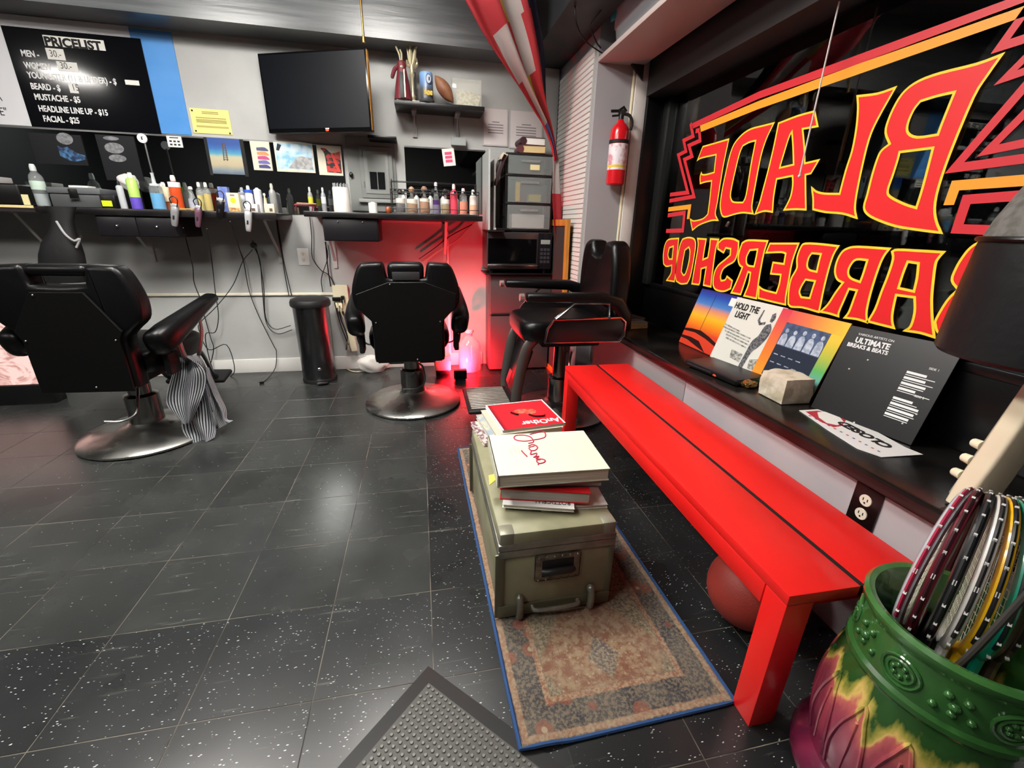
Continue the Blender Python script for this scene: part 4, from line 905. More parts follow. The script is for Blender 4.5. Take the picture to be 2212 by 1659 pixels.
for i, (u, v, dz, th, cl, rz, lb) in enumerate(((1352, 712, 0, .013, '#b59a5a', .12, 'worn tan-edged book at the bottom of the pile at the far end of the sill'), (1348, 705, .0135, .022, '#8a8781', -.05, 'grey book in the pile at the far end of the sill'), (1350, 694, .036, .012, '#3a3436', .2, 'thin dark book on top of the pile at the far end of the sill'))):
    a = PZ(u, v, SZ+dz); t = thing('book', lb, 'book', (a.x+.005, a.y, SZ+dz+.0012), rz, 'books at the far end of the sill')
    bx('page_block', (.003, .003, .002), (.157, .197, th-.002), mat('pages aged', '#c4bba4', .8), t); bx('cover', (0, 0, th-.002), (.16, .2, th), mat('book cover '+cl, cl, .6), t); bx('back_cover', (0, 0, 0), (.16, .2, .002), mat('book cover '+cl, cl, .6), t)
# black outlet plate under the sill
a = PX(1853, 1037, XR); b_ = PX(1886, 1155, XR); yc, zc = (PX(1853, 1037, XR).y+PX(1886, 1155, XR).y)/2, (a.z+b_.z)/2
ol = thing('wall_outlet', 'black outlet plate with two white sockets under the window sill', 'outlet', (XR, yc, zc-.062), R(-90))
def sockets(t, mp, ms_):
    bx('plate', (-.039, -.006, 0), (.039, 0, .124), mp, t, bev=.002)
    for z in (.04, .084):
        bm = NB(); lathe(bm, [(0, .0085), (.0165, .0085), (.017, .0075), (.017, .004)][::-1], 20, M=RX(PI/2)); bm2 = ob('socket', bm, ms_, t, loc=(0, -.0005, z))
        bm = NB()
        for x in (-.006, .006): box(bm, (x, -.009, .003), (.0022, .001, .008))
        ball(bm, (0, -.009, -.007), .0028, 8, (1, .3, 1)); s_ = ob('socket_slots', bm, M_blackm, bm2); s_['kind'] = 'stuff'
sockets(ol, mat('black brown plate', '#120c0c', .3), mat('almond socket', '#ded6c4', .4))
# cream instrument leaning by the window and the leather bell
t = thing('guitar_body', 'cream-coloured guitar body with white knobs standing on the sill', 'guitar', (1.205, .628, SZ+.002), 0, rot=(R(-3), R(16), R(-12)))
bm = NB(); prism(bm, smooth2([(0, 0), (.03, -.004), (.058, .006), (.068, .04), (.07, .16), (.075, .27), (.07, .38), (.04, .42), (0, .40), (-.004, .3), (-.002, .15), (-.004, .06)]), .045, Matrix(((1, 0, 0, 0), (0, 0, 1, -.02), (0, 1, 0, .006), (0, 0, 0, 1))), bev=.008, seg=3); ob('body', bm, mat('aged cream lacquer', '#d9cdb2', .3, col2='#d2c0a8', scale=6), t, ang=50)
bm = NB(); prism(bm, [(.006, .02), (.05, .02), (.056, .2), (.055, .36), (.006, .36)], .004, Matrix(((1, 0, 0, 0), (0, 0, 1, .0255), (0, 1, 0, .006), (0, 0, 0, 1)))); pg = ob('top_plate', bm, mat('grey top plate', '#8b8273', .4), t)
for z in (.075, .115, .155):
    bm = NB(); lathe(bm, [(0, 0), (.012, 0), (.012, .004), (.0105, .02), (.009, .022), (0, .022)], 14, M=RX(-PI/2)); ob('knob', bm, mat('ivory knob', '#e3dcc0', .4), t, loc=(.012, .030, z))
bm = NB()
for x in (.03, .04, .05): cyl(bm, (x, .034, .18), (x, .036, .40), .0009, n=5)
s_ = ob('strings', bm, M_steel, t); s_['kind'] = 'stuff'
sh = thing('leather_bell', 'black leather bell with grey felt top hanging by the window', 'leather bell', (1.33, .655, .90))
ob('leather_skirt', lathe(NB(), [(.150, .012), (.172, .0), (.178, .008), (.176, .06), (.172, .16), (.168, .235), (.166, .25), (.155, .25), (.16, .2), (.166, .06)], 40, caps=False), mat('black leather', '#141416', .38, bump=.3, bscale=35), sh)
bm = NB(); tube(bm, [(.1685*math.cos(q*PI/16), .1685*math.sin(q*PI/16), .25) for q in range(32)], .006, 8, True); ob('seam_roll', bm, M_leather, sh)
ob('felt_top', lathe(NB(), [(.164, .252), (.155, .29), (.135, .345), (.115, .40), (.09, .46), (.03, .5), (.0, .5)], 40, caps=False), mat('grey felt', '#6d6b68', .95, col2='#57554f', scale=40, bump=.5, bscale=120), sh)
bm = NB(); cyl(bm, (0, 0, .49), (0, 0, 1.015), .004, n=8); ob('hanging_rod', bm, M_blackm, sh)
# pull cord
a = PX(1727, 380, 1.47); bm = NB(); cyl(bm, (0, 0, 0), (0, 0, 1.913-a.z), .0028, n=8); pc = thing('pull_cord', 'white pull cord hanging before the painted window', 'cord', (1.47, a.y, a.z)); ob('cord', bm, mat('white cord', '#d9d4d2', .6), pc); bm = NB(); ball(bm, (0, 0, 0), .006, 10); ob('bead', bm, M_white, pc)
bm = NB(); lathe(bm, [(0, -.014), (.007, -.012), (.008, .008), (.004, .014), (0, .014)], 12, M=RX(.6)); tag(ob('suction_cup', bm, M_steel, loc=tuple(PX(1572, 484, 1.541))), 'small metal suction hook on the window glass under the letters', 'hook')
# ================================================================ SHELF OVER THE WINDOW, EXTINGUISHER
sf = thing('window_shelf', 'long white shelf board above the shop window', 'shelf', (1.23, 1.3, 2.08))
bx('board', (-.14, -3.4, 0), (.143, 1.598, .026), mat('off white shelf paint', '#b9aaa5', .4), sf, bev=.003)
for y in (1.56, .2): bm = NB(); prism(bm, [(.14, 0), (.06, 0), (.14, -.08)], .02, Matrix(((1, 0, 0, 0), (0, 0, 1, y), (0, 1, 0, 0), (0, 0, 0, 1)))); ob('bracket', bm, M_dark, sf)
bn = thing('storage_bin', 'translucent plastic storage bin on the shelf above the window', 'bin', (1.235, 2.44, 2.1075))
M_bin = mat('frosted plastic', '#c3c6cc', .3, alpha=.72); rings = []
for z, k in ((0, .86), (.01, .9), (.09, .955), (.095, .985), (.2, 1.0)): rings.append(se((0, 0, z), .125*k, .37*k, (1, 0, 0), (0, 1, 0), 32, 7))
ob('tub', loft(NB(), rings), M_bin, bn, ang=60); bm = NB(); loft(bm, [se((0, 0, z), .132*k, .38*k, (1, 0, 0), (0, 1, 0), 32, 7) for z, k in ((.196, 1), (.215, 1.01), (.222, .97))]); ob('lid', bm, mat('white bin lid', '#d6d6d8', .4), bn)
bm = NB(); box(bm, (-.128, .32, .165), (.012, .05, .075), bev=.004); ob('latch', bm, mat('turquoise latch', '#38b6bd', .4), bn); bx('contents', (-.09, -.28, .012), (.09, .28, .14), mat('bundled cloth', '#b3a0ad', .9, col2='#8a8490', scale=14), bn, bev=.03)
for pts, lb in (([(1245, -40, 2.7), (1243, 40, 2.7), (1262, 85, 2.78), (1290, 108, 2.86), (1304, 116, 2.87)], 'black cable looping down beside the shelf end'), ([(1330, -30, 2.7), (1300, 20, 2.7), (1277, 55, 2.8), (1288, 90, 2.87), (1298, 104, 2.88)], 'second black cable near the storage bin')):
    tag(ob('cable', tube(NB(), [PY(u, v, y) for u, v, y in pts], .004, 6, k=5), M_cord), lb, 'cable')
a = PY(1326, 400, 2.835); ex = thing('fire_extinguisher', 'red fire extinguisher hung on the grey column', 'extinguisher', (a.x+.006, 2.835, a.z)); k = .97
M_ex = mat('extinguisher red', '#c3141f', .25, coat=.5)
ob('cylinder', lathe(NB(), [(0, 0), (.05, 0), (.056, .006), (.057, .02), (.057, .285), (.054, .31), (.04, .335), (.022, .35), (.016, .365)], 32), M_ex, ex)
ob('label_wrap', lathe(NB(), [(.0575, .085), (.0578, .09), (.0578, .225), (.0575, .23)], 32, caps=False), mat('extinguisher label', '#d9d3d8', .4, col2='#c48a93', scale=26, lo=.5, hi=.62), ex)
ob('label_strip', lathe(NB(), [(.0580, .098), (.0581, .112)], 32, caps=False), mat('yellow strip', '#d7bb3a', .4), ex); ob('mounting_strap', lathe(NB(), [(.0575, .232), (.0595, .233), (.0595, .252), (.0575, .253)], 32, caps=False), M_blackm, ex)
bm = NB(); cyl(bm, (0, 0, .36), (0, 0, .395), .016, n=12); box(bm, (-.005, 0, .4), (.03, .022, .03), bev=.004); ob('valve', bm, mat('black valve', '#151515', .4), ex)
bm = NB(); tube(bm, [(-.07, -.004, .405), (-.02, 0, .41), (.012, 0, .432), (.03, 0, .41)], .006, 8, sec=(1, 1.4)); tube(bm, [(-.06, -.004, .38), (-.01, 0, .388)], .006, 8); ob('handle', bm, mat('black valve', '#151515', .4), ex)
bm = NB(); tube(bm, [(.012, -.01, .395), (.045, -.02, .385), (.065, -.02, .35), (.063, -.015, .31)], .009, 8, k=4); ob('hose', bm, M_blackm, ex); bm = NB(); cyl(bm, (.002, -.014, .4), (.002, -.022, .4), .014, n=14); ob('gauge', bm, M_steel, ex)
bx('wall_bracket', (-.02, .055, .2), (.02, .066, .30), M_dsteel, ex)
# ================================================================ BACK WALL
YW = YB
def pyx(u, v, y): p = PY(u, v, y); return p.x
def onwall(name, lab, cat, px, m, y=YW-.001, th=.004, group=None):
    """flat sheet on the back wall from its left-top and right-bottom corners in the photograph"""
    a = PY(*px[0], y); c = PY(*px[1], y); t = thing(name, lab, cat, (a.x, y, c.z), 0, group); wd, h = c.x-a.x, a.z-c.z
    bx('sheet', (0, -th, 0), (wd, 0, h), m, t); return t, wd, h
def lines(t, x0, x1, z, h, m, y, n=1, gap=.02, jit=.0):
    for i in range(n): bx('text_line', (x0, y-.0006, z-i*gap), (x1-random.uniform(0, jit), y, z-i*gap+h), m, t)
# --- signs above the left mirror
t = thing('wall_poster', 'white poster board with black lettering at the left edge', 'poster', (-2.9, YW-.001, 1.672)); bx('sheet', (0, -.004, 0), (1.215, 0, .575), mat('white board', '#dcdce0', .35), t)
for s, u, v in (('DE"', 0, 249), ('A', -8, 217)):
    p = PY(u, v, YW-.005); text('lettering', s, .062, M_ink, t, (p.x+2.9-(.035 if s != 'A' else 0), -.0046, p.z-1.672), UP, sx=.8)
t = thing('blue_poster', 'plain blue poster between price list and yellow notice', 'poster', (-1.684, YW-.001, 1.674)); bx('sheet', (0, -.004, 0), (.23, 0, .565), mat('blue panel', '#4b8cd0', .3, col2='#5795d8', scale=2), t)
pb = thing('price_list', 'black price list board with white lettering', 'sign', (-2.341, YW-.0055, 1.668)); bx('board', (0, -.006, 0), (.711, 0, .519), mat('black glossy board', '#0b0c10', .09), pb)
def ptext(s, u, v, size, m, sx=.62, bold=.0009):
    p = PY(u, v, YW-.012); return text('lettering', s, size, m, pb, (p.x+2.341, -.0066, p.z-1.668), UP, sx=sx, bold=bold)
def pbox(u0, v0, u1, v1, m=M_paper, d=.0005):
    a = PY(u0, v0, YW-.012); c = PY(u1, v1, YW-.012); bx('patch', (a.x+2.341, -.0066-d, c.z-1.668), (c.x+2.341, -.0062, a.z-1.668), m, pb); return a, c
pbox(91, 75, 229, 110); ptext('PRICELIST', 98, 97.5, .062, M_ink, 1.08, .0028)
for s, u, v in (('MEN -', 47, 121), ('WOMEN', 54, 147), ('YOUNGSTER (11 & UNDER) - $', 61, 168), ('BEARD - $', 68, 192), ('MUSTACHE - $5', 76, 215), ('HEADLINE LINE UP - $15', 85, 240), ('FACIAL - $25', 95, 262)):
    ptext(s, u, v, .046, M_inkw, .74, .0012)
for q, s in (((97, 103, 143, 131), '30.-'), ((121, 132, 171, 157), '30.-'), ((146, 178, 171, 202), '15')):
    a, c = pbox(*q); text('lettering', s, .05, mat('grey marker', '#55555a', .6), pb, (a.x+2.341+.014, -.0073, c.z-1.668+.014), UP, sx=.8)
pbox(269, 172, 302, 185)
t, wd, h = onwall('wall_notice', 'yellow printed notice above the mirror', 'notice', ((409, 233), (503, 292)), mat('yellow paper', '#e3dc86', .6))
mn_ = mat('brown print', '#8a7a3a', .7)
for i, z in enumerate((.86, .80, .62, .54, .49, .44)): lines(t, wd*(.3 if i < 2 else .12), wd*(.72 if i < 2 else .9), h*z, .004, mn_, -.0042)
bx('print', (wd*.1, -.0048, h*.24), (wd*.93, -.0042, h*.32), mat('olive print', '#b3a85c', .6), t)
for x, z in ((.06, .9), (.94, .06), (.06, .08)): bx('pin', (wd*x-.005, -.006, h*z-.005), (wd*x+.005, -.004, h*z+.005), M_ink, t)
# --- television on its arm
A_ = Vector((-.957, 3.575, 0)); B2 = Vector((-.262, 3.272, 0)); d = B2-A_; rz = math.atan2(d.y, d.x); wd = d.length
tv = thing('television', 'black flat television turned out on a wall arm', 'television', (A_.x, A_.y, 1.703), rz)
bx('housing', (0, .004, 0), (wd, .03, .449), M_black, tv, bev=.004); bx('bezel', (.001, -.002, .001), (wd-.001, .006, .448), mat('gloss black bezel', '#0a0a0b', .18), tv, bev=.002)
bx('screen', (.012, -.0035, .026), (wd-.012, -.0015, .437), mat('dark screen', '#0b0e14', .34, spec=.35), tv); bx('side_trim', (wd-.003, .001, .01), (wd+.001, .02, .44), mat('gold brown trim', '#b98238', .3, .5), tv)
bm = NB(); ball(bm, (wd*.58, -.003, .012), .012, 10, (1, .3, .5)); ob('status_light', bm, mat('red standby light', '#ff3522', .4, emis=4), tv); bx('logo', (wd*.565, -.0034, .019), (wd*.6, -.002, .025), M_inkw, tv)
bx('back_box', (.12, .03, .06), (wd-.2, .06, .34), M_black, tv, bev=.01)
bm = NB(); a = tv.matrix_basis.inverted(); tube(bm, [(.45, .05, .2), (.40, .17, .2), (.50, .245, .2)], .018, 8); ob('wall_arm', bm, M_dsteel, tv)
a = PY(735, 291, 3.5); c = PY(858, 299, 3.5); tag(bx('cable_box', (-.31, 3.46, 1.695), (-.12, 3.62, 1.715), M_black, bev=.003), 'flat black box on the wall below the television', 'box')
# --- brass rod from the beam
p = PY(786, 92, 3.395); bm = NB(); cyl(bm, (0, 0, 0), (0, 0, ZC-p.z), .0055, n=10); lathe(bm, [(0, 0), (.012, 0), (.012, .03), (.006, .035)], 12)
tag(ob('brass_rod', bm, mat('brass', '#b48a4a', .3, .9), loc=(p.x, 3.395, p.z)), 'thin brass rod in front of the dark beam above the television', 'rod')
# --- mirrors
M_mirror = mat('mirror', '#a9adad', .03, 1)
def mirror(label, x0, x1, z0, z1):
    t = thing('wall_mirror', label, 'mirror', (x0, YW-.001, z0), group='wall mirrors'); bx('glass', (0, -.006, 0), (x1-x0, 0, z1-z0), M_mirror, t)
    bx('edge_trim', (0, -.009, z1-z0-.004), (x1-x0, 0, z1-z0+.006), M_steel, t); return t
mirror('long wall mirror behind the left counter under the price list', -3.2, -.505, 1.2, 1.662)
mirror('smaller wall mirror behind the bottle rack', -.075, .52, 1.24, 1.682)
# --- pictures and sheets of painted reflections on the left mirror
YM = YW-.0085
t, wd, h = onwall('picture', 'picture of a ladder on a beach under blue sky', 'picture', ((446, 297), (530, 378)), ramp_mat('beach print', [(0, '#3a4a63'), (.2, '#7d8a92'), (.34, '#b3a686'), (.58, '#b9b497'), (.68, '#4f9db5'), (.85, '#2a62a8'), (1, '#234a90')], 'Z', .4, k=5.0, wob=.12, wscale=14), YM, .003)
bm = NB()
for s in (-1, 1): cyl(bm, (wd*(.47+s*.055), -.0038, h*.38), (wd*(.50+s*.035), -.0038, h*.88), .003, n=6)
for i in range(8): cyl(bm, (wd*.42, -.0038, h*(.42+i*.06)), (wd*.56, -.0038, h*(.42+i*.06)), .0018, n=6)
ob('printed_ladder', bm, mat('ladder print', '#6a5543', .6), t)
for x0, x1 in ((-.018, 0), (wd, wd+.022)): bx('frame_side', (x0, -.006, -.01), (x1, 0, h), M_blackm, t)
t, wd, h = onwall('picture', 'black sheet painted as the reflection of a T-shirt with grey cap emblem', 'picture', ((205, 290), (312, 392)), mat('black reflection sheet', '#0d0e14', .4), YM, .003); mgp = mat('grey emblem print', '#6b6c70', .6, col2='#8a8b8f', scale=50)  # T-shirt reflection in the mirror, painted on a sheet
for x, z, a_, b_ in ((.42, .72, .055, .032), (.44, .50, .05, .022), (.40, .93, .045, .012)):
    bm = NB(); ball(bm, (wd*x, -.0035, h*z), 1, 16, (a_, .0008, b_)); ob('emblem', bm, mgp, t)
t, wd, h = onwall('picture', 'dark sheet with a blue sneaker and a grey ball on the left mirror', 'picture', ((60, 286), (192, 358)), mat('black reflection sheet 2', '#0c0c11', .4), YM, .003)
me = shape_mesh([smooth2([(wd*.50, h*.28), (wd*.72, h*.12), (wd*.98, h*.2), (wd*.99, h*.34), (wd*.83, h*.42), (wd*.68, h*.60), (wd*.58, h*.55), (wd*.50, h*.62)])], .0004); me.transform(Matrix.Translation((0, -.004, 0)) @ RX(PI/2)); ob('reflected_shoe', me, mat('blue shoe reflection', '#48759f', .5, col2='#1c2a4a', scale=40), t)
bm = NB(); ball(bm, (wd*.68, -.0035, h*.86), 1, 16, (.045, .0008, .034)); ob('printed_ball', bm, mgp, t)
t, wd, h = onwall('wall_notice', 'small white card taped to the top of the left mirror', 'card', ((359, 293), (396, 319)), M_paper, YM, .003)
for i in range(3):
    for j in range(2): bx('print', (wd*(.15+i*.27), -.0036, h*(.15+j*.3)), (wd*(.32+i*.27), -.003, h*(.3+j*.3)), M_ink, t)
lines(t, wd*.2, wd*.8, h*.8, .006, M_ink, -.003)
trip = [((539, 304), (590, 369), 'picture of stacked coloured sneakers under the television', 'a'), ((590, 306), (682, 374), 'picture of a pale blue figure and pink bricks under the television', 'b'), ((683, 313), (742, 380), 'picture of a red plaid shoe under the television', 'c')]
for (lt, rb, lb, kd) in trip:
    t, wd, h = onwall('picture', lb, 'picture', (lt, rb), mat('cream print card', '#d2cdb9', .5), YM, .004, 'pictures under the television')
    def pp(poly, m): me = shape_mesh([smooth2([(x*wd, z*h) for x, z in poly])], .0003); me.transform(Matrix.Translation((0, -.0046-random.uniform(0, .0006), 0)) @ RX(PI/2)); ob('print', me, m, t)
    if kd == 'a':
        for i, cc in enumerate(('#4a4c70', '#cf8a5a', '#b8467a', '#6a64a8', '#43477a')): pp([(.3, .78-i*.15), (.72, .80-i*.15), (.92, .71-i*.15), (.9, .67-i*.15), (.3, .68-i*.15)], mat('shoe print '+cc, cc, .5))
    elif kd == 'b':
        pp([(.03, .10), (.97, .06), (.97, .95), (.03, .97)], mat('pale blue print', '#7fb6d8', .5, col2='#c5dce6', scale=18)); pp([(.62, .55), (.95, .5), (.95, .93), (.7, .93)], mat('pink brick print', '#c99a93', .6, col2='#b07a76', scale=50)); pp([(.3, .12), (.95, .1), (.95, .5), (.62, .55), (.45, .35)], mat('grey road print', '#8a8b8d', .6, col2='#a9a9aa', scale=40)); pp([(.05, .72), (.12, .70), (.2, .9), (.1, .95)], M_ink)
    else:
        pp([(.15, .9), (.3, .70), (.34, .1), (.95, .08), (.95, .82), (.6, .75), (.35, .9)], mat('red plaid print', '#c2352e', .5, col2='#241a18', scale=24, lo=.46, hi=.54, detail=1, stretch=(1, 1, 1.6))); pp([(.55, .75), (.66, .75), (.92, .12), (.78, .12)], mat('bright red print', '#e23a2e', .5))
# --- grey meter cupboard
cu = thing('meter_box', 'grey painted meter cupboard with small dark window', 'cupboard', (-.478, YW-.001, 1.235)); M_cup = mat('grey cupboard paint', '#7f8280', .5)
bx('back_board', (0, -.02, 0), (.335, 0, .49), M_cup, cu, bev=.003); bx('door', (.085, -.04, .09), (.315, -.02, .43), M_cup, cu, bev=.004)
fr_ = bx('door_frame', (.115, -.046, .12), (.285, -.038, .40), mat('grey frame paint', '#8d8f8d', .5), cu, bev=.003); bx('window_recess', (.14, -.048, .14), (.265, -.044, .38), M_cup, cu)
for i in range(2): bx('pane', (.15+i*.055, -.05, .15), (.20+i*.055, -.047, .265), mat('dark pane', '#111314', .2), cu)
for i in range(2): bm = NB(); cyl(bm, (.105, -.042, .16+i*.2), (.105, -.042, .2+i*.2), .006, n=8); ob('hinge', bm, M_cup, cu)
bx('ledge', (.06, -.05, .06), (.335, -.02, .085), mat('grey frame paint', '#8d8f8d', .5), cu, bev=.002); bm = NB(); ball(bm, (.02, -.035, .24), .014, 10, (1, .6, 1.4)); ob('latch', bm, M_black, cu)
# --- wall shelf
sx0, sx1 = -.118, .485
ws = thing('wall_shelf', 'black wall shelf with trophies and a football', 'shelf', (sx0, YW, 1.895)); bx('board', (0, -.235, 0), (sx1-sx0, 0, .026), mat('black shelf board', '#17181a', .4), ws, bev=.003)
for x in (.125, .425):
    bm = NB(); b2(bm, (x-.016, -.014, -.15), (x+.016, 0, 0)); b2(bm, (x-.016, -.17, -.014), (x+.016, 0, 0)); prism(bm, [(-.015, -.13), (-.012, -.13), (-.15, -.012), (-.15, -.016)], .006, Matrix(((0, 0, 1, x-.003), (1, 0, 0, 0), (0, 1, 0, 0), (0, 0, 0, 1)))); ob('bracket', bm, mat('pale bracket', '#8e8a88', .45), ws)
ZS = 1.9222
def at_shelf(u, y=3.50): return PY(u, 222, y).x
x = at_shelf(872); fg = thing('trophy', 'dark red robed trophy figure with raised arm on the shelf', 'trophy', (x, 3.48, ZS)); bx('base', (-.045, -.035, 0), (.045, .035, .014), mat('marble base', '#cfc9b4', .4), fg, bev=.002)
ob('robe', lathe(NB(), [(0, .014), (.06, .014), (.058, .03), (.047, .1), (.035, .16), (.028, .2), (.032, .215), (.025, .235), (.0, .24)], 16), mat('dark red robe', '#6e2630', .5), fg)
bm = NB(); tube(bm, [(-.02, 0, .205), (-.045, 0, .19), (-.062, -.004, .15), (-.066, -.004, .135)], [.014, .013, .012, .009], 8, k=3); ob('arm', bm, mat('dark red robe', '#6e2630', .5), fg)
bm = NB(); box(bm, (-.002, -.05, .09), (.032, .012, .15), RX(-.1), bev=.003); ob('front_panel', bm, mat('robe panel', '#2f2e30', .5), fg); bm = NB(); box(bm, (.014, -.05, .1), (.007, .012, .16), RX(-.1)); ob('trim_strip', bm, mat('gold trim', '#a89a78', .35, .6), fg)
bm = NB(); tube(bm, [(-.004, -.005, .23), (-.012, 0, .275), (-.03, 0, .315)], .006, 6); tube(bm, [(.004, -.005, .23), (.004, 0, .28), (-.006, 0, .30)], .006, 6); ball(bm, (.0, -.018, .2), .014, 8); ob('gold_ornament', bm, mat('pale gold', '#cfc6a4', .3, .5), fg)
x = at_shelf(893); fg = thing('trophy', 'tall pale gold trophy with branching top on the shelf', 'trophy', (x, 3.50, ZS)); bx('base', (-.04, -.035, 0), (.045, .035, .016), mat('marble base', '#cfc9b4', .4), fg, bev=.002); M_pg = mat('pale gold', '#cfc6a4', .3, .5)
ob('stem', lathe(NB(), [(0, .016), (.02, .016), (.012, .03), (.016, .05), (.009, .07), (.013, .1), (.013, .15), (.02, .17), (.012, .19), (.018, .22), (.01, .24)], 12), M_pg, fg); bm = NB(); box(bm, (.018, 0, .12), (.016, .016, .13)); ob('side_post', bm, M_blackm, fg)
for i, (dx, dz, ex_) in enumerate(((-.02, .335, -.025), (-.005, .35, .0), (.012, .34, .018), (.03, .35, .055), (.035, .27, .03), (-.025, .25, -.03))):
    bm = NB(); tube(bm, [(0, 0, .215), (dx*.6, (-1)**i*.008, .26 if dz > .3 else .22), (dx, (-1)**i*.01, dz-.03), (ex_, 0, dz)], [.014, .012, .009, .006], 6, k=3); ob('branch', bm, M_pg, fg)
x = at_shelf(922); cn = thing('drink_can', 'big blue and grey can with round emblem on the shelf', 'can', (x, 3.44, ZS)); ob('can_body', lathe(NB(), [(0, 0), (.046, 0), (.05, .006), (.05, .016), (.044, .02), (.044, .165), (.041, .172), (0, .172)], 24), ramp_mat('can print', [(0, '#3a3b3e'), (.5, '#55585e'), (.66, '#5f7fae'), (1, '#7fa6d8')], 'Z', .35, k=6.3), cn)
me = shape_mesh([[(.019*math.cos(a*PI/12), .030*math.sin(a*PI/12)) for a in range(24)]], .0008); me.transform(Matrix.Translation((.014, -.0445, .13)) @ RX(PI/2)); ob('emblem', me, mat('emblem navy', '#23304f', .4), cn); me = shape_mesh([[(.015*math.cos(a*PI/12), .024*math.sin(a*PI/12)) for a in range(24)]], .0008); me.transform(Matrix.Translation((.014, -.046, .13)) @ RX(PI/2)); ob('emblem', me, mat('emblem grey', '#a9b4c4', .4), cn); bx('emblem', (.014, -.0475, .12), (.023, -.0465, .14), M_ink, cn)
bx('yellow_print', (-.016, -.0452, .038), (.036, -.0425, .064), mat('yellow can print', '#d9b52a', .4, col2='#8f7a2a', scale=90), cn)
p0, p1 = PY(940, 168, 3.45), PY(979, 226, 3.45); dv = (p1-p0); bm = NB(); n_ = 14; u_, v_ = frame_of(dv); rings = []
for i in range(n_+1):
    s = i/n_; r = .044*max(.06, math.sin(PI*s)**.75); rings.append([(p0.lerp(p1, s)-p0)+(u_*math.cos(q*PI/8)+v_*math.sin(q*PI/8))*r for q in range(16)])
loft(bm, rings); p0 = p0+Vector((0, 0, .012)); fb = thing('football', 'brown leather football leaning on the shelf', 'football', tuple(p0)); ob('ball', bm, mat('brown leather', '#7a4a34', .5, col2='#94694c', scale=8, bump=.2, bscale=160), fb); bm = NB(); tube(bm, [dv*s+Vector((.0, -.036*math.sin(PI*s)**.75-.001, .006)) for s in (.25, .4, .55, .7)], .003, 6, k=3); ob('laces', bm, mat('dark lacing', '#4a2a24', .6), fb)
x0 = at_shelf(978, 3.46); x1 = at_shelf(1040, 3.46); cb_ = thing('display_case', 'clear acrylic display case with a card at the right of the shelf', 'case', (x0, 3.46, ZS)); wd = x1-x0
bx('acrylic_box', (0, 0, .005), (wd, .09, .165), mat('acrylic', '#dfe2d6', .06, alpha=.28), cb_, bev=.002); bx('base', (-.003, -.003, 0), (wd+.003, .093, .006), M_white, cb_); bm = NB(); box(bm, (wd*.45, .03, .06), (wd*.62, .004, .09), RX(-.25)); ob('card', bm, mat('printed card', '#cfcbb8', .6, col2='#b3ad96', scale=50), cb_); bm = NB(); box(bm, (wd*.82, .035, .05), (wd*.25, .004, .08), RX(-.25) @ RY(.3)); ob('card', bm, mat('printed card', '#cfcbb8', .6), cb_)
# --- framed papers, small switch box, pink sign
for (lt, rb, lb) in (((1043, 231), (1097, 318), 'framed white notice beside the wall shelf'), ((1101, 236), (1170, 325), 'second framed white notice, partly behind the flag')):
    t, wd, h = onwall('framed_paper', lb, 'notice', (lt, rb), mat('paper frame', '#b3aeae', .4), YW-.001, .006, 'framed papers'); bx('paper', (.008, -.008, .008), (wd-.008, -.0055, h-.008), mat('pinkish paper', '#cfc6c6', .6), t)
    for i in range(5): lines(t, wd*(.36 if i == 0 else .2), wd*(.64 if i == 0 else .8), h*(.62-i*.07), .006, mat('grey print', '#7d7476', .7), -.008)
t, wd, h = onwall('switch_box', 'small grey box on the wall above the second mirror', 'box', ((974, 299), (1005, 317)), mat('switch box grey', '#9aa09e', .4), YW-.001, .05)
t, wd, h = onwall('small_sign', 'white card with pink print on the second mirror', 'sign', ((958, 322), (985, 361)), M_paper, YM, .003); t.rotation_euler = (0, R(-7), 0)
for i in range(3): bx('print', (wd*.2, -.0036, h*(.2+i*.22)), (wd*.78, -.003, h*(.37+i*.22)), mat('pink print', '#d8507a', .5), t)
# --- outlet on the wall
ol = thing('wall_outlet', 'white outlet plate on the back wall between the counters', 'outlet', (-.862, YW, .838)); sockets(ol, M_white, mat('almond socket', '#ded6c4', .4))
# ================================================================ COUNTERS
M_ctr = mat('black counter', '#131214', .3, col2='#201d1d', scale=12); Z1, Z2 = 1.198, 1.216
c1 = thing('counter', 'black wall counter crowded with bottles, under the left mirror', 'counter', (-2.2, YW, Z1-.04)); bx('worktop', (0, -.39, 0), (1.3, -.002, .04), M_ctr, c1, bev=.004)
dr = thing('drawer_box', 'black drawer unit hung under the left counter', 'drawer', (-1.93, YW, 1.035)); bx('body', (0, -.37, 0), (.44, -.06, .12), mat('black drawer', '#151214', .4), dr, bev=.004)
for i in range(2):
    q = bx('drawer_front', (.005+i*.216, -.378, .005), (.214+i*.22, -.368, .115), mat('black drawer front', '#18161a', .35), dr, bev=.003); bm = NB(); ball(bm, (.11+i*.216, -.384, .062), .009, 10); ob('knob', bm, M_chrome, q)
c0 = thing('counter', 'counter with cream edge at the far left of the back wall', 'counter', (-3.4, YW, 1.165)); bx('worktop', (0, -.39, 0), (1.185, -.002, .032), mat('dark worktop', '#2a2325', .4), c0); bx('edge_strip', (0, -.396, .022), (1.185, -.389, .036), mat('cream edging', '#d8c890', .5), c0)
c2 = thing('counter', 'black wall counter with bottle rack, above the red glow', 'counter', (-.735, YW, Z2-.035)); bx('worktop', (0, -.39, 0), (1.185, -.002, .035), M_ctr, c2, bev=.004)
dr = thing('drawer_box', 'black drawer unit hung under the right counter', 'drawer', (-.63, YW, 1.03)); bx('body', (0, -.36, 0), (.36, -.06, .148), mat('black drawer', '#151214', .4), dr, bev=.004)
q = bx('drawer_front', (.006, -.368, .006), (.354, -.358, .142), mat('black drawer front', '#18161a', .35), dr, bev=.003)
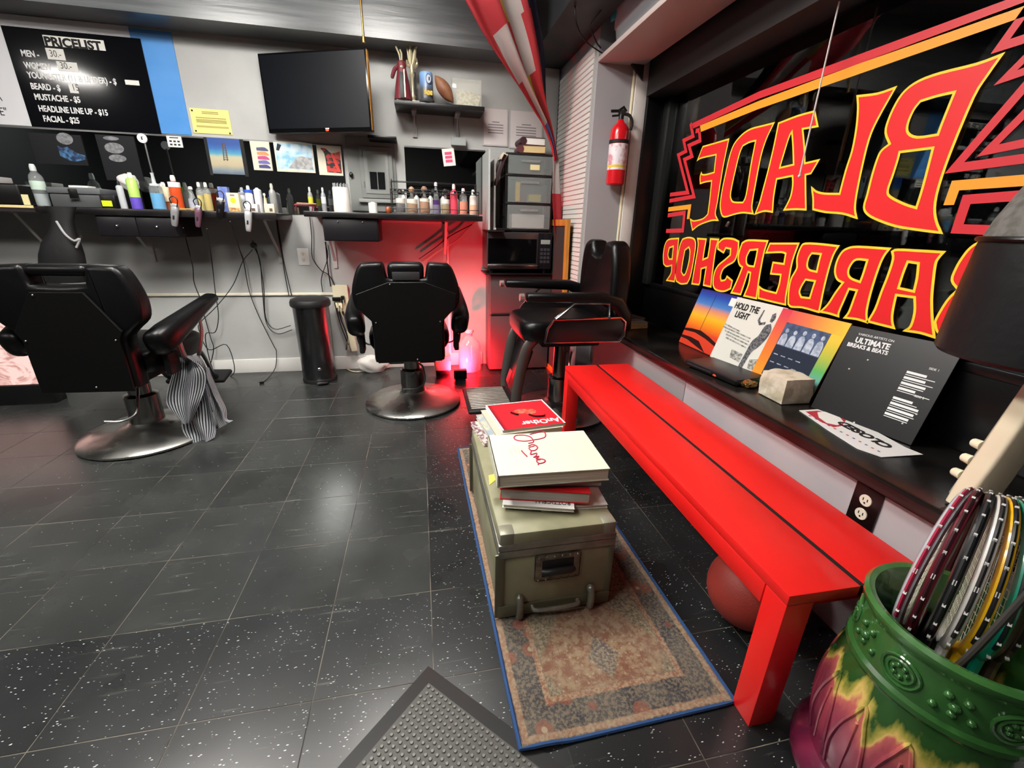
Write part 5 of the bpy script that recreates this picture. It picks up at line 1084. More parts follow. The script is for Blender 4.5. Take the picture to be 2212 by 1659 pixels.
for x in (.1, .26): bm = NB(); ball(bm, (x, -.373, .125), .006, 8); ob('knob', bm, M_steel, q)
M_brk = mat('white bracket', '#b9b6b4', .45)
def brk(par, x, zt, L=.30, D=.30, m=M_brk):
    t = bx('bracket', (x-par.location.x-.015, -.012, zt-par.location.z-L), (x-par.location.x+.015, -.001, zt-par.location.z), m, par); X_, Z_ = x-par.location.x, zt-par.location.z; bx('top_leg', (X_-.013, -D, Z_-.006), (X_+.013, -.001, Z_), m, t); b2_ = NB(); tube(b2_, [(X_, -.008, Z_-L+.05), (X_, -D+.05, Z_-.008)], .008, 6, sec=(1.2, .4)); ob('brace', b2_, m, t)
brk(c1, -1.02, Z1-.041); brk(c1, -1.86, Z1-.041); brk(c2, -.64, Z2-.036, .36); brk(c0, -2.42, 1.164, .36); brk(c2, .2, Z2-.036, .3)
# ================================================================ THINGS ON THE COUNTERS
def liquid(name, c): return mat('bottle '+c, c, .15, alpha=.85) if name else None
def bottle(name, lab, u, v, y, z, h, r, col, cap, kind='plain', lab_c=None, group='bottles on the left counter', fill=None, cat='bottle'):
    x = PY(u, v, y).x; t = thing(name, lab, cat, (x, y, z+.001), 0, group); mb = mat('plastic '+col, col, .25); mc = mat('cap '+cap, cap, .4)
    if fill: mb = mat('clear bottle', '#dfe6e6', .06, alpha=.16)
    if kind == 'plain': pr = [(0, 0), (r*.93, 0), (r, .01*h/.15), (r, h*.66), (r*.85, h*.74), (r*.42, h*.82), (r*.38, h*.9)]; cz = h*.84
    elif kind == 'can': pr = [(0, 0), (r, 0), (r, h*.78), (r*.8, h*.83), (r*.5, h*.85)]; cz = h*.83
    elif kind == 'cone': pr = [(0, 0), (r, 0), (r, h*.25), (r*.75, h*.5), (r*.35, h*.8), (r*.3, h*.9)]; cz = h*.88
    elif kind == 'jar': pr = [(0, 0), (r, 0), (r*1.02, h*.05), (r*.96, h*.62), (r*.7, h*.66)]; cz = h*.65
    elif kind == 'flask': pr = [(0, 0), (r, 0), (r*1.05, h*.06), (r*1.0, h*.42), (r*.75, h*.56), (r*.33, h*.64), (r*.3, h*.78)]; cz = h*.76
    else: pr = [(0, 0), (r, 0), (r, h*.9), (r*.7, h*.95)]; cz = h*.93
    ob('body', lathe(NB(), pr, 20), mb, t)
    if fill:
        fp_ = [(0, .004)]+[(a*.96, max(.004, b)) for a, b in pr[1:] if b < h*fill[1]]; rr_ = fp_[-1][0]; fp_ += [(rr_*.97, h*fill[1]), (0, h*fill[1]+.001)]; ob('liquid', lathe(NB(), fp_, 20), mat('liquid '+fill[0], fill[0], .2), t)
    crr = max(.35*r, .006); top = h-cz
    bm = NB()
    if kind == 'jar': lathe(bm, [(r*.75, 0), (r*.75, top*.15), (r*.3, top*.2), (r*.22, top*.85), (r*.3, top)], 16, c=(0, 0, cz))
    elif kind == 'pump' : lathe(bm, [(r*.6, 0), (r*.6, top*.4), (r*.2, top*.5), (r*.2, top)], 12, c=(0, 0, cz)); box(bm, (-r*.4, 0, h), (r*1.2, r*.4, .008))
    elif kind == 'flask': ball(bm, (0, 0, cz+top*.45), top*.5, 12)
    else: lathe(bm, [(crr*1.25, 0), (crr*1.25, top*.6), (crr*.9, top)], 14, c=(0, 0, cz))
    ob('cap', bm, mc, t)
    if lab_c:
        lo, hi, lc = lab_c; ob('label', lathe(NB(), [(r*1.015, h*lo), (r*1.02, h*lo+.001), (r*1.02, h*hi), (r*1.015, h*hi+.001)], 20, caps=False), mat('label '+lc, lc, .5), t)
    return t
bottle('water_bottle', 'tall clear water bottle with pale label at the left of the counter', 95, 440, 3.38, Z1, .235, .034, '#aab4b6', '#c9d0d0', 'plain', (.4, .6, '#b9cdbf'), fill=('#8f989c', .3))
x = PY(110, 443, 3.34).x; x2 = PY(226, 446, 3.34).x; tb = thing('tool_box', 'grey plastic tool box with black latch on the left counter', 'box', (x, 3.34, Z1+.001)); wd = x2-x
bx('tub', (.006, 0, 0), (wd-.006, .17, .075), mat('grey tool box', '#4b4d4f', .4), tb, bev=.008); bx('lid', (0, -.006, .076), (wd, .176, .112), mat('grey tool box lid', '#5d5f62', .4), tb, bev=.008); bx('latch', (wd*.42, -.014, .05), (wd*.58, -.005, .105), M_black, tb, bev=.003); bx('latch_bar', (wd*.42, -.016, .045), (wd*.6, -.012, .05), M_steel, tb)
x = PY(150, 395, 3.38).x; tag(bx('paper_packet', (x, 3.36, Z1+.114), (x+.10, 3.44, Z1+.126), M_paper, bev=.003), 'white paper packet lying on the grey tool box', 'packet')
bm = NB(); p = PY(258, 398, 3.42); bmesh.ops.create_icosphere(bm, subdivisions=4, radius=.05)
for v in bm.verts: v.co = Vector((v.co.x*1.15, v.co.y*.8, v.co.z*1.0))*(1+.22*mn.noise(v.co*28)+.1*mn.noise(v.co*70))
tag(ob('crumpled_towel', bm, mat('white towel', '#c9c7c6', .9), loc=(p.x, 3.53, Z1+.165)), 'crumpled white towel behind the tool box', 'towel'); bm = NB(); lathe(bm, [(0, 0), (.045, 0), (.045, .115), (0, .118)], 18); tag(ob('black_canister', bm, M_black, loc=(p.x, 3.54, Z1+.001)), 'black canister carrying the white towel', 'canister')
for (u, w_, h_, m_, lb, lc) in ((240, .08, .075, M_black, 'small black box with lime label on the left counter', '#c6d816'), ):
    x = PY(u, 444, 3.32).x; t = thing('small_box', lb, 'box', (x-w_/2, 3.30, Z1+.001)); bx('carton', (0, 0, 0), (w_, .06, h_), m_, t, bev=.003); bx('label', (.006, -.001, .01), (w_-.02, 0.001, .043), mat('label '+lc, lc, .5), t)
Gc = 'bottles on the left counter'
bottle('spray_can', 'silver spray can beside the lime-labelled box', 268, 444, 3.30, Z1, .155, .018, '#a9adb0', '#1a1a1a', 'can')
bottle('spray_can', 'green and purple spray can on the left counter', 297, 445, 3.30, Z1, .205, .028, '#a3c763', '#dfe6d0', 'can', (.0, .32, '#5a45ae'))
bottle('disinfectant_jar', 'jar of bright blue disinfectant with steel lid on the left counter', 345, 446, 3.31, Z1, .21, .036, '#cfd9dc', '#b9c2c6', 'jar', fill=('#1594cc', .45), cat='jar')
bottle('green_bottle', 'dark green bottle behind the blue jar', 352, 420, 3.45, Z1, .16, .026, '#23503a', '#c9c9c4', 'plain')
bm = NB(); p = PY(362, 420, 3.40); 
t = thing('brush', 'cream neck brush standing on its wooden handle', 'brush', (p.x, 3.38, Z1+.001)); ob('handle', lathe(NB(), [(0, 0), (.022, 0), (.02, .03), (.026, .045), (.0, .05)], 16), mat('brush wood', '#a4603a', .4), t); ob('bristles', lathe(NB(), [(.024, .05), (.03, .09), (.034, .125), (.03, .135), (0, .138)], 18), mat('cream bristle', '#ddcfae', .9, bump=.6, bscale=90), t)
bottle('lotion_bottle', 'orange bottle with white cap on the left counter', 385, 440, 3.36, Z1, .205, .032, '#c2481d', '#e4e0dc', 'cone' if False else 'plain', (.66, .8, '#e4e0dc'))
bottle('white_bottle', 'rounded white bottle behind the brush', 352, 400, 3.48, Z1, .17, .028, '#d9d5d2', '#e4e0dc', 'plain')
bottle('glass_bottle', 'small clear cone bottle on the left counter', 418, 440, 3.38, Z1, .145, .026, '#a9aeb8', '#d9dadb', 'cone', fill=('#9a9fae', .5))
bottle('oil_bottle', 'pale yellow oil bottle, left of the pair', 437, 442, 3.42, Z1, .175, .022, '#cfc88a', '#d8d6cc', 'plain', fill=('#c2b24a', .55)); bottle('oil_bottle', 'golden oil bottle, right of the pair', 452, 444, 3.34, Z1, .17, .022, '#cfc88a', '#d8d6cc', 'plain', fill=('#b59d1e', .6))
x = PY(488, 440, 3.45).x; tag(bx('blue_box', (x-.028, 3.43, Z1+.001), (x+.03, 3.47, Z1+.155), mat('blue carton', '#4f64a8', .5, col2='#6f80bb', scale=30), bev=.002), 'tall blue carton on the left counter', 'box')
x = PY(508, 444, 3.36).x; t = thing('carton', 'cream carton with yellow emblem on the left counter', 'box', (x-.035, 3.34, Z1+.001)); bx('body', (0, 0, 0), (.07, .04, .115), mat('cream carton', '#ddd6b0', .5), t, bev=.002); bm = NB(); ball(bm, (.035, 0, .07), 1, 14, (.017, .0012, .017)); ob('emblem', bm, mat('yellow emblem', '#d8c51e', .5), t); bx('print', (.022, -.0008, .095), (.048, .001, .105), mat('grey print', '#7d7476', .7), t); bx('print', (.003, -.0008, .002), (.067, .001, .025), mat('brown food print', '#a0643a', .6, col2='#d8b87a', scale=70), t)
bottle('spray_bottle', 'white bottle with grey pump behind the cream carton', 527, 440, 3.44, Z1, .155, .023, '#c3c7cf', '#9aa0ab', 'plain', (.7, .8, '#8a8f9a')); bottle('blue_cap_bottle', 'white bottle with blue band on the left counter', 541, 440, 3.40, Z1, .165, .023, '#cfd3da', '#cfd3da', 'plain', (.74, .84, '#2a58c8')); bottle('white_bottle', 'white rounded bottle right of the blue-banded one', 560, 440, 3.42, Z1, .155, .024, '#c9c9cf', '#c9c9cf', 'tall')
bottle('beige_tube', 'small beige tube bottle on the left counter', 574, 442, 3.36, Z1, .12, .013, '#cfc6a8', '#d9d3bd', 'cone'); bottle('spray_bottle', 'grey spray bottle with long nozzle at the right end of the left counter', 592, 443, 3.42, Z1, .185, .022, '#8d8f8e', '#b9bbaa', 'plain')
for i, (u, y, w_, h_, lb, cc) in enumerate(((543, 3.29, .075, .05, 'white carton at the front of the left counter', '#d5d0d0'), (582, 3.31, .06, .055, 'cream carton at the right end of the left counter', '#c9c5b0'), (402, 3.29, .085, .012, 'flat tan tin on the left counter', '#a98a4a'))):
    x = PY(u, 452, y).x; t = thing('carton', lb, 'box', (x-w_/2, y, Z1+.001)); bx('body', (0, 0, 0), (w_, .05, h_), mat('carton '+cc, cc, .5), t, bev=.002); bx('print', (w_*.5, -.0008, h_*.15), (w_*.8, .001, h_*.5), mat('carton print', '#5a4a44', .6), t)
x0, x1 = PY(-10, 438, 3.4).x, PY(70, 440, 3.4).x; t = thing('hand_dryer', 'black appliance at the left end of the counter', 'appliance', (x0-.1, 3.36, 1.203)); bx('body', (0, 0, 0), (x1-x0+.08, .2, .12), M_black, t, bev=.012, seg=3); bx('top_tray', (.02, .01, .12), (.17, .12, .155), mat('grey white tray', '#a9a5a3', .5), t, bev=.003)
x = PY(62, 442, 3.27).x; tag(bx('cream_card', (x-.016, 3.26, 1.203), (x+.016, 3.264, 1.26), mat('cream tag', '#d8cf9c', .6)), 'cream tag standing on the far left counter edge', 'card')
# magnifier lamp clipped by the mirror
p0 = PY(308, 299, 3.5); p1 = PY(337, 398, 3.5); t = thing('round_sign', 'small round white disc on a steel arm before the mirror', 'disc', (p1.x, 3.5, Z1+.001)); q0 = p0-Vector((p1.x, 3.5, Z1+.001)); bm = NB(); lathe(bm, [(0, 0), (.027, 0), (.027, .008), (0, .01)], 24, M=RX(PI/2)); ob('disc', bm, M_white, t, loc=tuple(q0)); bm = NB(); tube(bm, [q0+Vector((.004, .004, -.02)), q0.lerp(Vector((0, 0, .1)), .5), (0, 0, .1), (0, .0, .0)], .006, 8, k=4); ob('arm', bm, M_steel, t)
me = shape_mesh([[(-.004, -.008), (.006, -.010), (.002, .002), (.008, .008), (-.002, .010)]], .0006); me.transform(Matrix.Translation(q0+Vector((0, -.0105, 0))) @ RX(PI/2)); ob('print', me, M_ink, t)
# clippers hung on the counter edge, each with its cord
def clipper(lab, u, v, ln, col, col2, w_=.02, tilt=.1, cord=None):
    p = PY(u, v, 3.235); t = thing('hair_clipper', lab, 'clipper', (p.x, 3.228, p.z), 0, 'hair clippers hung on the counter edge'); t.rotation_euler = (0, R(-8)*0+tilt, 0)
    ob('body', loft(NB(), [se((0, 0, -z*ln), w_*k, .014*k2, (1, 0, 0), (0, 1, 0), 16, 3) for z, k, k2 in ((0, .95, .8), (.04, 1.05, 1), (.3, 1.05, 1.1), (.6, .9, 1), (.85, .8, .9), (.97, .65, .7), (1, .4, .4))]), mat('clipper '+col, col, .3, .3), t)
    bx('blade', (-w_*.9, -.013, -.002), (w_*.9, .008, .016), mat('clipper blade '+col2, col2, .3, .5), t, bev=.002)
    bm = NB(); tube(bm, [(-.012, -.012, .012), (-.022, -.016, .04), (0, -.016, .058), (.02, -.016, .04), (.016, -.012, .0)], .003, 6, k=4); ob('hanging_loop', bm, M_cord, t)
    bm = NB(); box(bm, (0, -.015, -ln*.55), (w_*.5, .004, ln*.2), bev=.0015); ob('switch', bm, M_blackm, t)
    return t
CA = clipper('grey hair clipper hung at the counter edge, leftmost', 379, 446, .12, '#8f8f92', '#c9c9c9', .021, .22); CB_ = clipper('dark red hair clipper hung at the counter edge, second', 430, 450, .115, '#6b4a5c', '#d6d3d6', .018, .22); CC = clipper('black hair clipper hung at the counter edge, third', 478, 434, .11, '#151517', '#d9d7d2', .022, .25); CD = clipper('silver hair clipper hung at the counter edge, rightmost', 537, 456, .125, '#b3b5b8', '#e1dfdc', .02, .15)
kA = lambda pts, y: [PY(u/2.861, 420+v/2.861, y) for u, v in pts]; kB = lambda pts, y: [PY(500+u/3.318, 420+v/3.318, y) for u, v in pts]
CL = {}
def ccord(t, P):
    Mi = (Matrix.Translation(t.location) @ t.rotation_euler.to_matrix().to_4x4()).inverted(); ob('cord', tube(NB(), [Mi @ Vector(p) for p in P], .0032, 6, k=5), M_cord, t)
def cordobj(lab, P, r=.0032, m=M_cord, g='cords under the counters'): tag(ob('power_cord', tube(NB(), P, r, 6, k=5), m), lab, 'cord', g)  # ordinary power cords of the appliances and plugs
ccord(CA, [PY(396, 492, 3.24)]+kA([(1150, 280), (1190, 440), (1200, 545), (1240, 650)], 3.5)+kA([(1255, 720), (1300, 880), (1320, 960), (1290, 1090)], 3.6))
ccord(CB_, [PY(447, 494, 3.24)]+kA([(1310, 420), (1330, 600), (1350, 750), (1330, 850), (1270, 865), (1290, 1000), (1320, 1095)], 3.58))
ccord(CD, [PY(545, 540, 3.45)]+kA([(1500, 415), (1440, 560), (1340, 690), (1240, 790), (1230, 840), (1290, 960)], 3.57)+kA([(1400, 930), (1450, 1080), (1410, 1140)], 3.55))
ccord(CC, [PY(497, 478, 3.24)]+kB([(60, 400), (90, 500), (130, 700), (200, 880), (300, 1080), (322, 1130), (315, 1240)], 3.6)+[PZ(578, 818, .006), PZ(562, 828, .006)])
cordobj('black cord hanging straight between the counters', kB([(150, 330), (190, 430), (230, 650), (245, 880), (310, 965), (425, 940)], 3.6)); cordobj('second black cord hanging straight between the counters', kB([(165, 380), (205, 480), (222, 680), (250, 920), (330, 998), (435, 970)], 3.61))
cordobj('black cord hanging from the right end of the left counter', kB([(318, 120), (330, 250), (360, 420), (385, 580), (412, 725)], 3.6)); cordobj('thin black cord beside it at the counter end', kB([(322, 150), (350, 330), (380, 500), (432, 725)], 3.61)); cordobj('thin cord running from the right counter to the plugs', kB([(560, 150), (575, 300), (580, 450), (640, 540), (700, 580), (745, 665)], 3.615)); cordobj('black cord running down beside the right counter bracket', kB([(670, 340), (690, 450), (645, 600), (655, 700)], 3.61)); cordobj('thick black cord running down to the plug strip', kB([(675, 340), (690, 520), (712, 660)], 3.605), .0045)
p = PZ(565, 826, .008); bm = NB(); box(bm, (0, 0, 0), (.03, .02, .014), .5, bev=.003); tag(ob('loose_plug', bm, M_black, loc=(p.x, p.y, .0085)), 'black plug lying on the floor below the left counter', 'plug')
pk = PY(548, 530, 3.5); bm = NB(); bmesh.ops.create_icosphere(bm, subdivisions=2, radius=.022); tag(ob('cable_knot', bm, M_cord, loc=(pk.x, 3.5, pk.z)), 'black knot of cord under the counter edge', 'cord')
# hanging black bag at the left
bg = thing('hanging_bag', 'black bag hanging from the left counter behind the chair', 'bag', (PY(130, 560, 3.2).x, 3.19, .72)); o_ = Vector(bg.location); rings = []
for v, uL, uR, yd in ((446, 95, 165, .02), (462, 108, 160, .025), (480, 112, 158, .03), (500, 108, 162, .04), (525, 92, 172, .055), (550, 86, 180, .06), (580, 86, 186, .06), (610, 92, 184, .05)):
    a = PY(uL, v, 3.19); c = PY(uR, v, 3.19); rings.append([p_-o_ for p_ in se((a+c)/2, (c.x-a.x)/2, yd, (1, 0, 0), (0, 1, 0), 20, 2.3)])
ob('sack', loft(NB(), rings), mat('black nylon', '#0f0f11', .6, bump=.4, bscale=25), bg, ang=70); bm = NB(); tube(bm, [PY(122, 478, 3.15)-o_, PY(140, 505, 3.13)-o_, PY(160, 520, 3.14)-o_, PY(172, 516, 3.15)-o_, PY(165, 535, 3.15)-o_], .006, 6, k=4); ob('grey_strap', bm, mat('grey strap', '#9a9a9c', .6), bg)
# --- things on the right counter
Gr = 'bottles in the wire rack'
x = PY(740, 448, 3.42).x; ob_ = bm = NB(); lathe(bm, [(.0, 0), (.056, 0), (.058, .01), (.055, .15), (.053, .16), (.04, .16), (.04, .1), (0, .1)], 28); t = thing('paper_roll', 'tall white roll of neck paper on the right counter', 'roll', (x, 3.42, Z2+.001)); ob('roll', bm, M_paper, t); bm = NB(); 
for i in range(14): a = i*PI/7; cyl(bm, (.047*math.cos(a), .047*math.sin(a), .155), (.047*math.cos(a), .047*math.sin(a), .185), .004, n=6)
s_ = ob('comb_teeth', bm, mat('grey comb', '#8d9093', .5), t); s_['kind'] = 'stuff'
bottle('white_cup', 'small white cup on the right counter', 806, 450, 3.36, Z2, .072, .03, '#dedcd8', '#dedcd8', 'tall', group=None, cat='cup')
x = PY(839, 452, 3.32).x; bm = NB(); lathe(bm, [(0, 0), (.012, 0), (.02, .012), (.021, .028), (.014, .042), (.006, .045), (0, .045)], 16); tag(ob('wooden_knob', bm, mat('red brown wood', '#8f4a28', .4), loc=(x, 3.32, Z2+.001)), 'small red-brown wooden turned piece beside the wire rack', 'ornament')  # small turned wooden knob
bottle('tall_bottle', 'slim bottle with yellow label behind the red stand', 672, 440, 3.5, Z2, .16, .016, '#8d9092', '#c9ccc8', 'plain', (.3, .6, '#c3c23a'), group='slim bottles by the paper roll'); bottle('tall_bottle', 'slim grey bottle with white wedge beside the paper roll', 700, 440, 3.5, Z2, .16, .016, '#8f9297', '#c9ccd2', 'plain', (.35, .62, '#d9d9dc'), group='slim bottles by the paper roll')
x = PY(662, 450, 3.34).x; t = thing('red_stand', 'red metal scissor stand at the left end of the right counter', 'stand', (x, 3.34, Z2+.001)); bm = NB()
for dx in (-.055, .05): tube(bm, [(dx-.012, -.02, 0), (dx, -.01, .045), (dx+.012, .02, 0)], .004, 6, k=3)
ob('legs', bm, mat('dark red metal', '#7c2530', .35, .3), t); bx('tray', (-.07, -.02, .03), (.07, .02, .042), mat('dark red metal', '#7c2530', .35, .3), t, bev=.003); bm = NB(); cyl(bm, (-.05, -.024, .047), (.07, -.024, .045), .004, n=8); ob('comb', bm, mat('tan comb', '#b07a42', .4), t)
# wire rack
xl, xr = PY(846, 452, 3.28).x, PY(1034, 455, 3.28).x; rk = thing('wire_rack', 'black wire rack holding bottles on the right counter', 'rack', (xl, 3.28, Z2+.001)); wd = xr-xl; M_wire = mat('black wire', '#121212', .4)
for k, z in enumerate((.035, .135, .155, .215)):
    y0 = 0 if z < .18 else .14
    bm = NB(); tube(bm, [(0, y0, z), (wd, y0, z), (wd, .22, z), (0, .22, z)], .0026, 6, True); ob('rail', bm, M_wire, rk)
for x_, y_, h_ in ((0, 0, .155), (wd, 0, .155), (0, .22, .235), (wd, .22, .215), (0, .14, .215), (wd, .14, .215)): bm = NB(); cyl(bm, (x_, y_, 0), (x_, y_, h_), .003, n=6); ob('upright', bm, M_wire, rk)
bm = NB(); tube(bm, [(0, 0, .004), (wd, 0, .004), (wd, .22, .004), (0, .22, .004)], .0026, 6, True); ob('rail', bm, M_wire, rk)
for i in range(9):
    bm = NB(); box(bm, (.03+i*(wd-.06)/8, 0, .147), (.018, .003, .014)); ob('clip', bm, M_wire, rk)
bl = [('dark brown bottle with white label in the rack', 866, .125, .026, '#3a2026', '#20181a', 'flask', ('#2b1418', .4), (.42, .6, '#d6d2cc')), ('amber bottle with tilted white label in the rack', 891, .14, .03, '#d9d2c4', '#a9866a', 'flask', ('#8a5a1c', .36), (.38, .52, '#d9d4c8')), ('amber bottle with brown cap in the rack', 918, .145, .028, '#d9d2c4', '#8a6a5a', 'flask', ('#9a5a18', .42), (.44, .54, '#dcd6c6')), ('tall purple bottle with spout in the rack', 943, .165, .022, '#d6cfe0', '#d5ccd8', 'cone', ('#4a2f63', .45), None), ('amber bottle with white paper label in the rack', 963, .135, .024, '#d9d2c4', '#2a2422', 'flask', ('#8a6a20', .38), (.42, .58, '#dcd8d0')), ('pink bottle with white cap in the rack', 981, .16, .022, '#d9485e', '#e0d3d3', 'plain', None, None), ('orange and pink bottle in the rack', 1001, .14, .023, '#e2a794', '#e0c9cc', 'plain', ('#e0764f', .5), None), ('clear bottle with pale label at the right end of the rack', 1022, .135, .022, '#dcd6d0', '#d9d9d6', 'plain', None, (.05, .4, '#d8a58a'))]
for lb, u, h_, r_, col, cap, kd, fl_, lc in bl: bottle('bottle', lb, u, 453, 3.33, Z2+.005, h_*1.25, r_*1.2, col, cap, kd, lc, Gr, fill=fl_)
for i, u in enumerate((872, 900, 930, 957, 985)): bottle('bottle', ('dark-capped small bottle in the back row of the rack, %s' % ('leftmost', 'second from the left', 'in the middle', 'second from the right', 'rightmost')[i]), u, 430, 3.47, Z2+.005, .15, .02, '#c9c9c4', '#1c1c1c', 'plain', None, Gr)
# ================================================================ UNDER AND BESIDE THE COUNTERS
tc = thing('trash_can', 'round steel pedal bin with black lid against the back wall', 'bin', (-.80, 3.39, 0)); ob('body', lathe(NB(), [(0, .012), (.118, .012), (.12, .03), (.124, .57), (.12, .575)], 40), mat('dark polished steel', '#77777a', .24, 1), tc); ob('base_ring', lathe(NB(), [(0, 0), (.122, 0), (.124, .02), (.12, .03)], 40), M_blackm, tc); ob('lid', lathe(NB(), [(.132, .572), (.138, .58), (.138, .605), (.13, .622), (.09, .636), (0, .642)], 40), mat('black bin lid', '#1b1b1c', .5), tc)
bm = NB(); box(bm, (.04, -.135, .022), (.075, .05, .012), .25, bev=.004); ob('pedal', bm, M_steel, tc); bm = NB(); ball(bm, (.03, -.118, .12), .016, 10, (1, .25, .6), RZ(.25)); ob('badge', bm, M_chrome, tc)
# plug strip, cords and power strip
p0, p1 = PY(717, 616, 3.62), PY(756, 672, 3.62); ps = thing('plug_strip', 'cream multi-way socket with plugs on the back wall', 'outlet', (p0.x, YW, p1.z)); bx('plate', (0, -.03, 0), (p1.x-p0.x, 0, p0.z-p1.z), M_cream, ps, bev=.004)
for x, z, sx_, sz_, m_ in ((-.005, .085, .06, .03, M_black), (.06, .07, .025, .055, M_black), (.01, .03, .055, .04, M_cream), (.03, .0, .03, .03, M_cordw)): bm = NB(); b2(bm, (x, -.055, z), (x+sx_, -.029, z+sz_), bev=.004); ob('plug', bm, m_, ps)
kC = lambda pts, y: [PY(660+u/6.38, 560+v/6.38, y) for u, v in pts]
for lb, pts, m_ in (('beige cord hanging from the plugs, left', [(440, 600), (500, 760), (560, 920), (590, 1050), (600, 1160), (640, 1230)], M_cordw), ('beige cord hanging from the plugs, middle', [(520, 560), (540, 720), (570, 880), (600, 1020), (580, 1150), (600, 1260)], M_cordw), ('beige cord hanging from the plugs, right', [(565, 600), (590, 760), (600, 900), (610, 1020), (640, 1120), (660, 1230)], M_cordw), ('black cord hanging from the plugs, left', [(400, 600), (440, 750), (490, 920), (540, 1050), (590, 1180)], M_cord), ('black cord hanging from the plugs, right', [(470, 640), (480, 800), (540, 960), (580, 1100), (560, 1250)], M_cord)): cordobj(lb, kC(pts, 3.585), .0045, m_, 'cords hanging from the plug strip')
for lb, pts, m_ in (('cream cord looping on the floor by the bin', [(748, 775), (745, 792), (765, 803), (800, 800), (842, 793)], M_cordw), ('beige cord lying on the floor behind the chair', [(760, 765), (775, 775), (795, 785), (830, 792)], M_cordw), ('black cord lying on the floor behind the chair', [(758, 768), (790, 780), (815, 788), (842, 790)], M_cord)): cordobj(lb, [PZ(u, v, .006) for u, v in pts], .005, m_, 'cords on the floor')
p = PY(762, 735, 3.58); bm = NB(); box(bm, (0, 0, 0), (.05, .035, .17), RY(-.12), bev=.006); tag(ob('power_strip', bm, mat('cream power strip', '#c9bda2', .5), loc=(p.x, 3.57, p.z)), 'cream power strip hanging beside the bin', 'power strip')
p = PZ(812, 795, 0); bm = NB(); bmesh.ops.create_icosphere(bm, subdivisions=4, radius=.1)
for v in bm.verts: v.co = Vector((v.co.x*1.25, v.co.y*.5, v.co.z*.75))*(1+.2*mn.noise(v.co*18)); v.co.z = max(v.co.z, -.07)
tag(ob('plastic_bag', bm, mat('white plastic bag', '#cfcac4', .4), loc=(p.x, 3.52, .0715)), 'crumpled white plastic bag on the floor behind the middle chair', 'bag')
# glass carboy, carton and red lamp
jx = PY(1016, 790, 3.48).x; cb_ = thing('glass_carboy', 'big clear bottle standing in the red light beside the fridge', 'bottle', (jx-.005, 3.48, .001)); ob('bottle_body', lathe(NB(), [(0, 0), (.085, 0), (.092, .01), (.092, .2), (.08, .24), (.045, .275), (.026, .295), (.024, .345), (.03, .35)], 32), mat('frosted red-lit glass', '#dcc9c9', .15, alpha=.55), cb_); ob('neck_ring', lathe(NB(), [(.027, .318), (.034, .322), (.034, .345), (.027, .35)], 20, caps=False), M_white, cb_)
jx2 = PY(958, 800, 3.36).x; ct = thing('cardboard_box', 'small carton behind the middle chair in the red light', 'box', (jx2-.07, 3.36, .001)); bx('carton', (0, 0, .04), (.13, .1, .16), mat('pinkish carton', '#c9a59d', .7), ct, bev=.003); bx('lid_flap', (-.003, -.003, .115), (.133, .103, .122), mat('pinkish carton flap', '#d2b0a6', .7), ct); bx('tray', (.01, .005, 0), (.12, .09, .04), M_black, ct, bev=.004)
rl = thing('red_lamp', 'small black floodlight casting red light at the wall beside the fridge', 'lamp', (.27, 3.24, 0))
ob('housing', b2(NB(), (-.05, -.03, .012), (.05, .025, .085), bev=.006), M_black, rl); bx('stand', (-.04, -.035, 0), (.04, .03, .012), M_blackm, rl)
bx('lens', (-.043, .0255, .02), (.043, .029, .078), mat('red lens', '#ff0a1e', .4, emis=40, ecol=(1, .01, .04)), rl)
pl_ = bpy.data.lights.new('red_lamp_light', 'AREA'); pl_.shape = 'RECTANGLE'; pl_.size = .08; pl_.size_y = .05; pl_.energy = 75; pl_.color = (1, .008, .022); q = bpy.data.objects.new('red_lamp_light', pl_); C.objects.link(q); q.parent = rl; q.location = (0, .031, .05); q.rotation_euler = (R(105), 0, R(-28))
t = struct(bx('trim_5', (.21, YW-.012, .02), (.228, YW, 1.16), M_white), 'thin white edging on the wall under the right counter'); bx('top_edge', (-.27, YW-.012, 1.16), (.228, YW, 1.175), M_white, t)
for lb, pts in (('loose cord crossing the red-lit wall', [(1020, 485), (990, 500), (965, 515), (940, 535), (905, 560)]), ('second loose cord crossing the red-lit wall', [(1030, 475), (1005, 500), (985, 520), (950, 540), (915, 565)])): cordobj(lb, [PY(u, v, 3.61) for u, v in pts], .004, M_cordw if 'second' in lb else M_cord)
# ================================================================ CUPBOARD, MICROWAVE, DRAWERS
FY = 3.404
fr = thing('mini_fridge', 'dark grey two-door mini fridge under the microwave', 'fridge', (.53, YW-.002, 0)); M_fr = mat('dark grey fridge', '#3d3b3c', .4); bx('body', (0, -(YW-FY)+.03, .012), (.5, 0, .795), M_fr, fr, bev=.004)
bx('door', (.002, -(YW-FY), .02), (.498, -(YW-FY)+.028, .475), mat('fridge door', '#444142', .38), fr, bev=.006); dd = bx('door', (.002, -(YW-FY), .483), (.498, -(YW-FY)+.028, .792), mat('fridge door', '#444142', .38), fr, bev=.006); bx('handle_notch', (.01, -(YW-FY)-.003, .474), (.16, -(YW-FY)+.012, .486), M_black, fr)
mw = thing('microwave_oven', 'steel and black microwave oven on the mini fridge', 'microwave', (.50, 3.375, .83))
for x in (.04, .47):
    bm = NB(); cyl(bm, (x, .05, -.03), (x, .05, .012), .016, n=10); ob('foot', bm, M_black, mw)
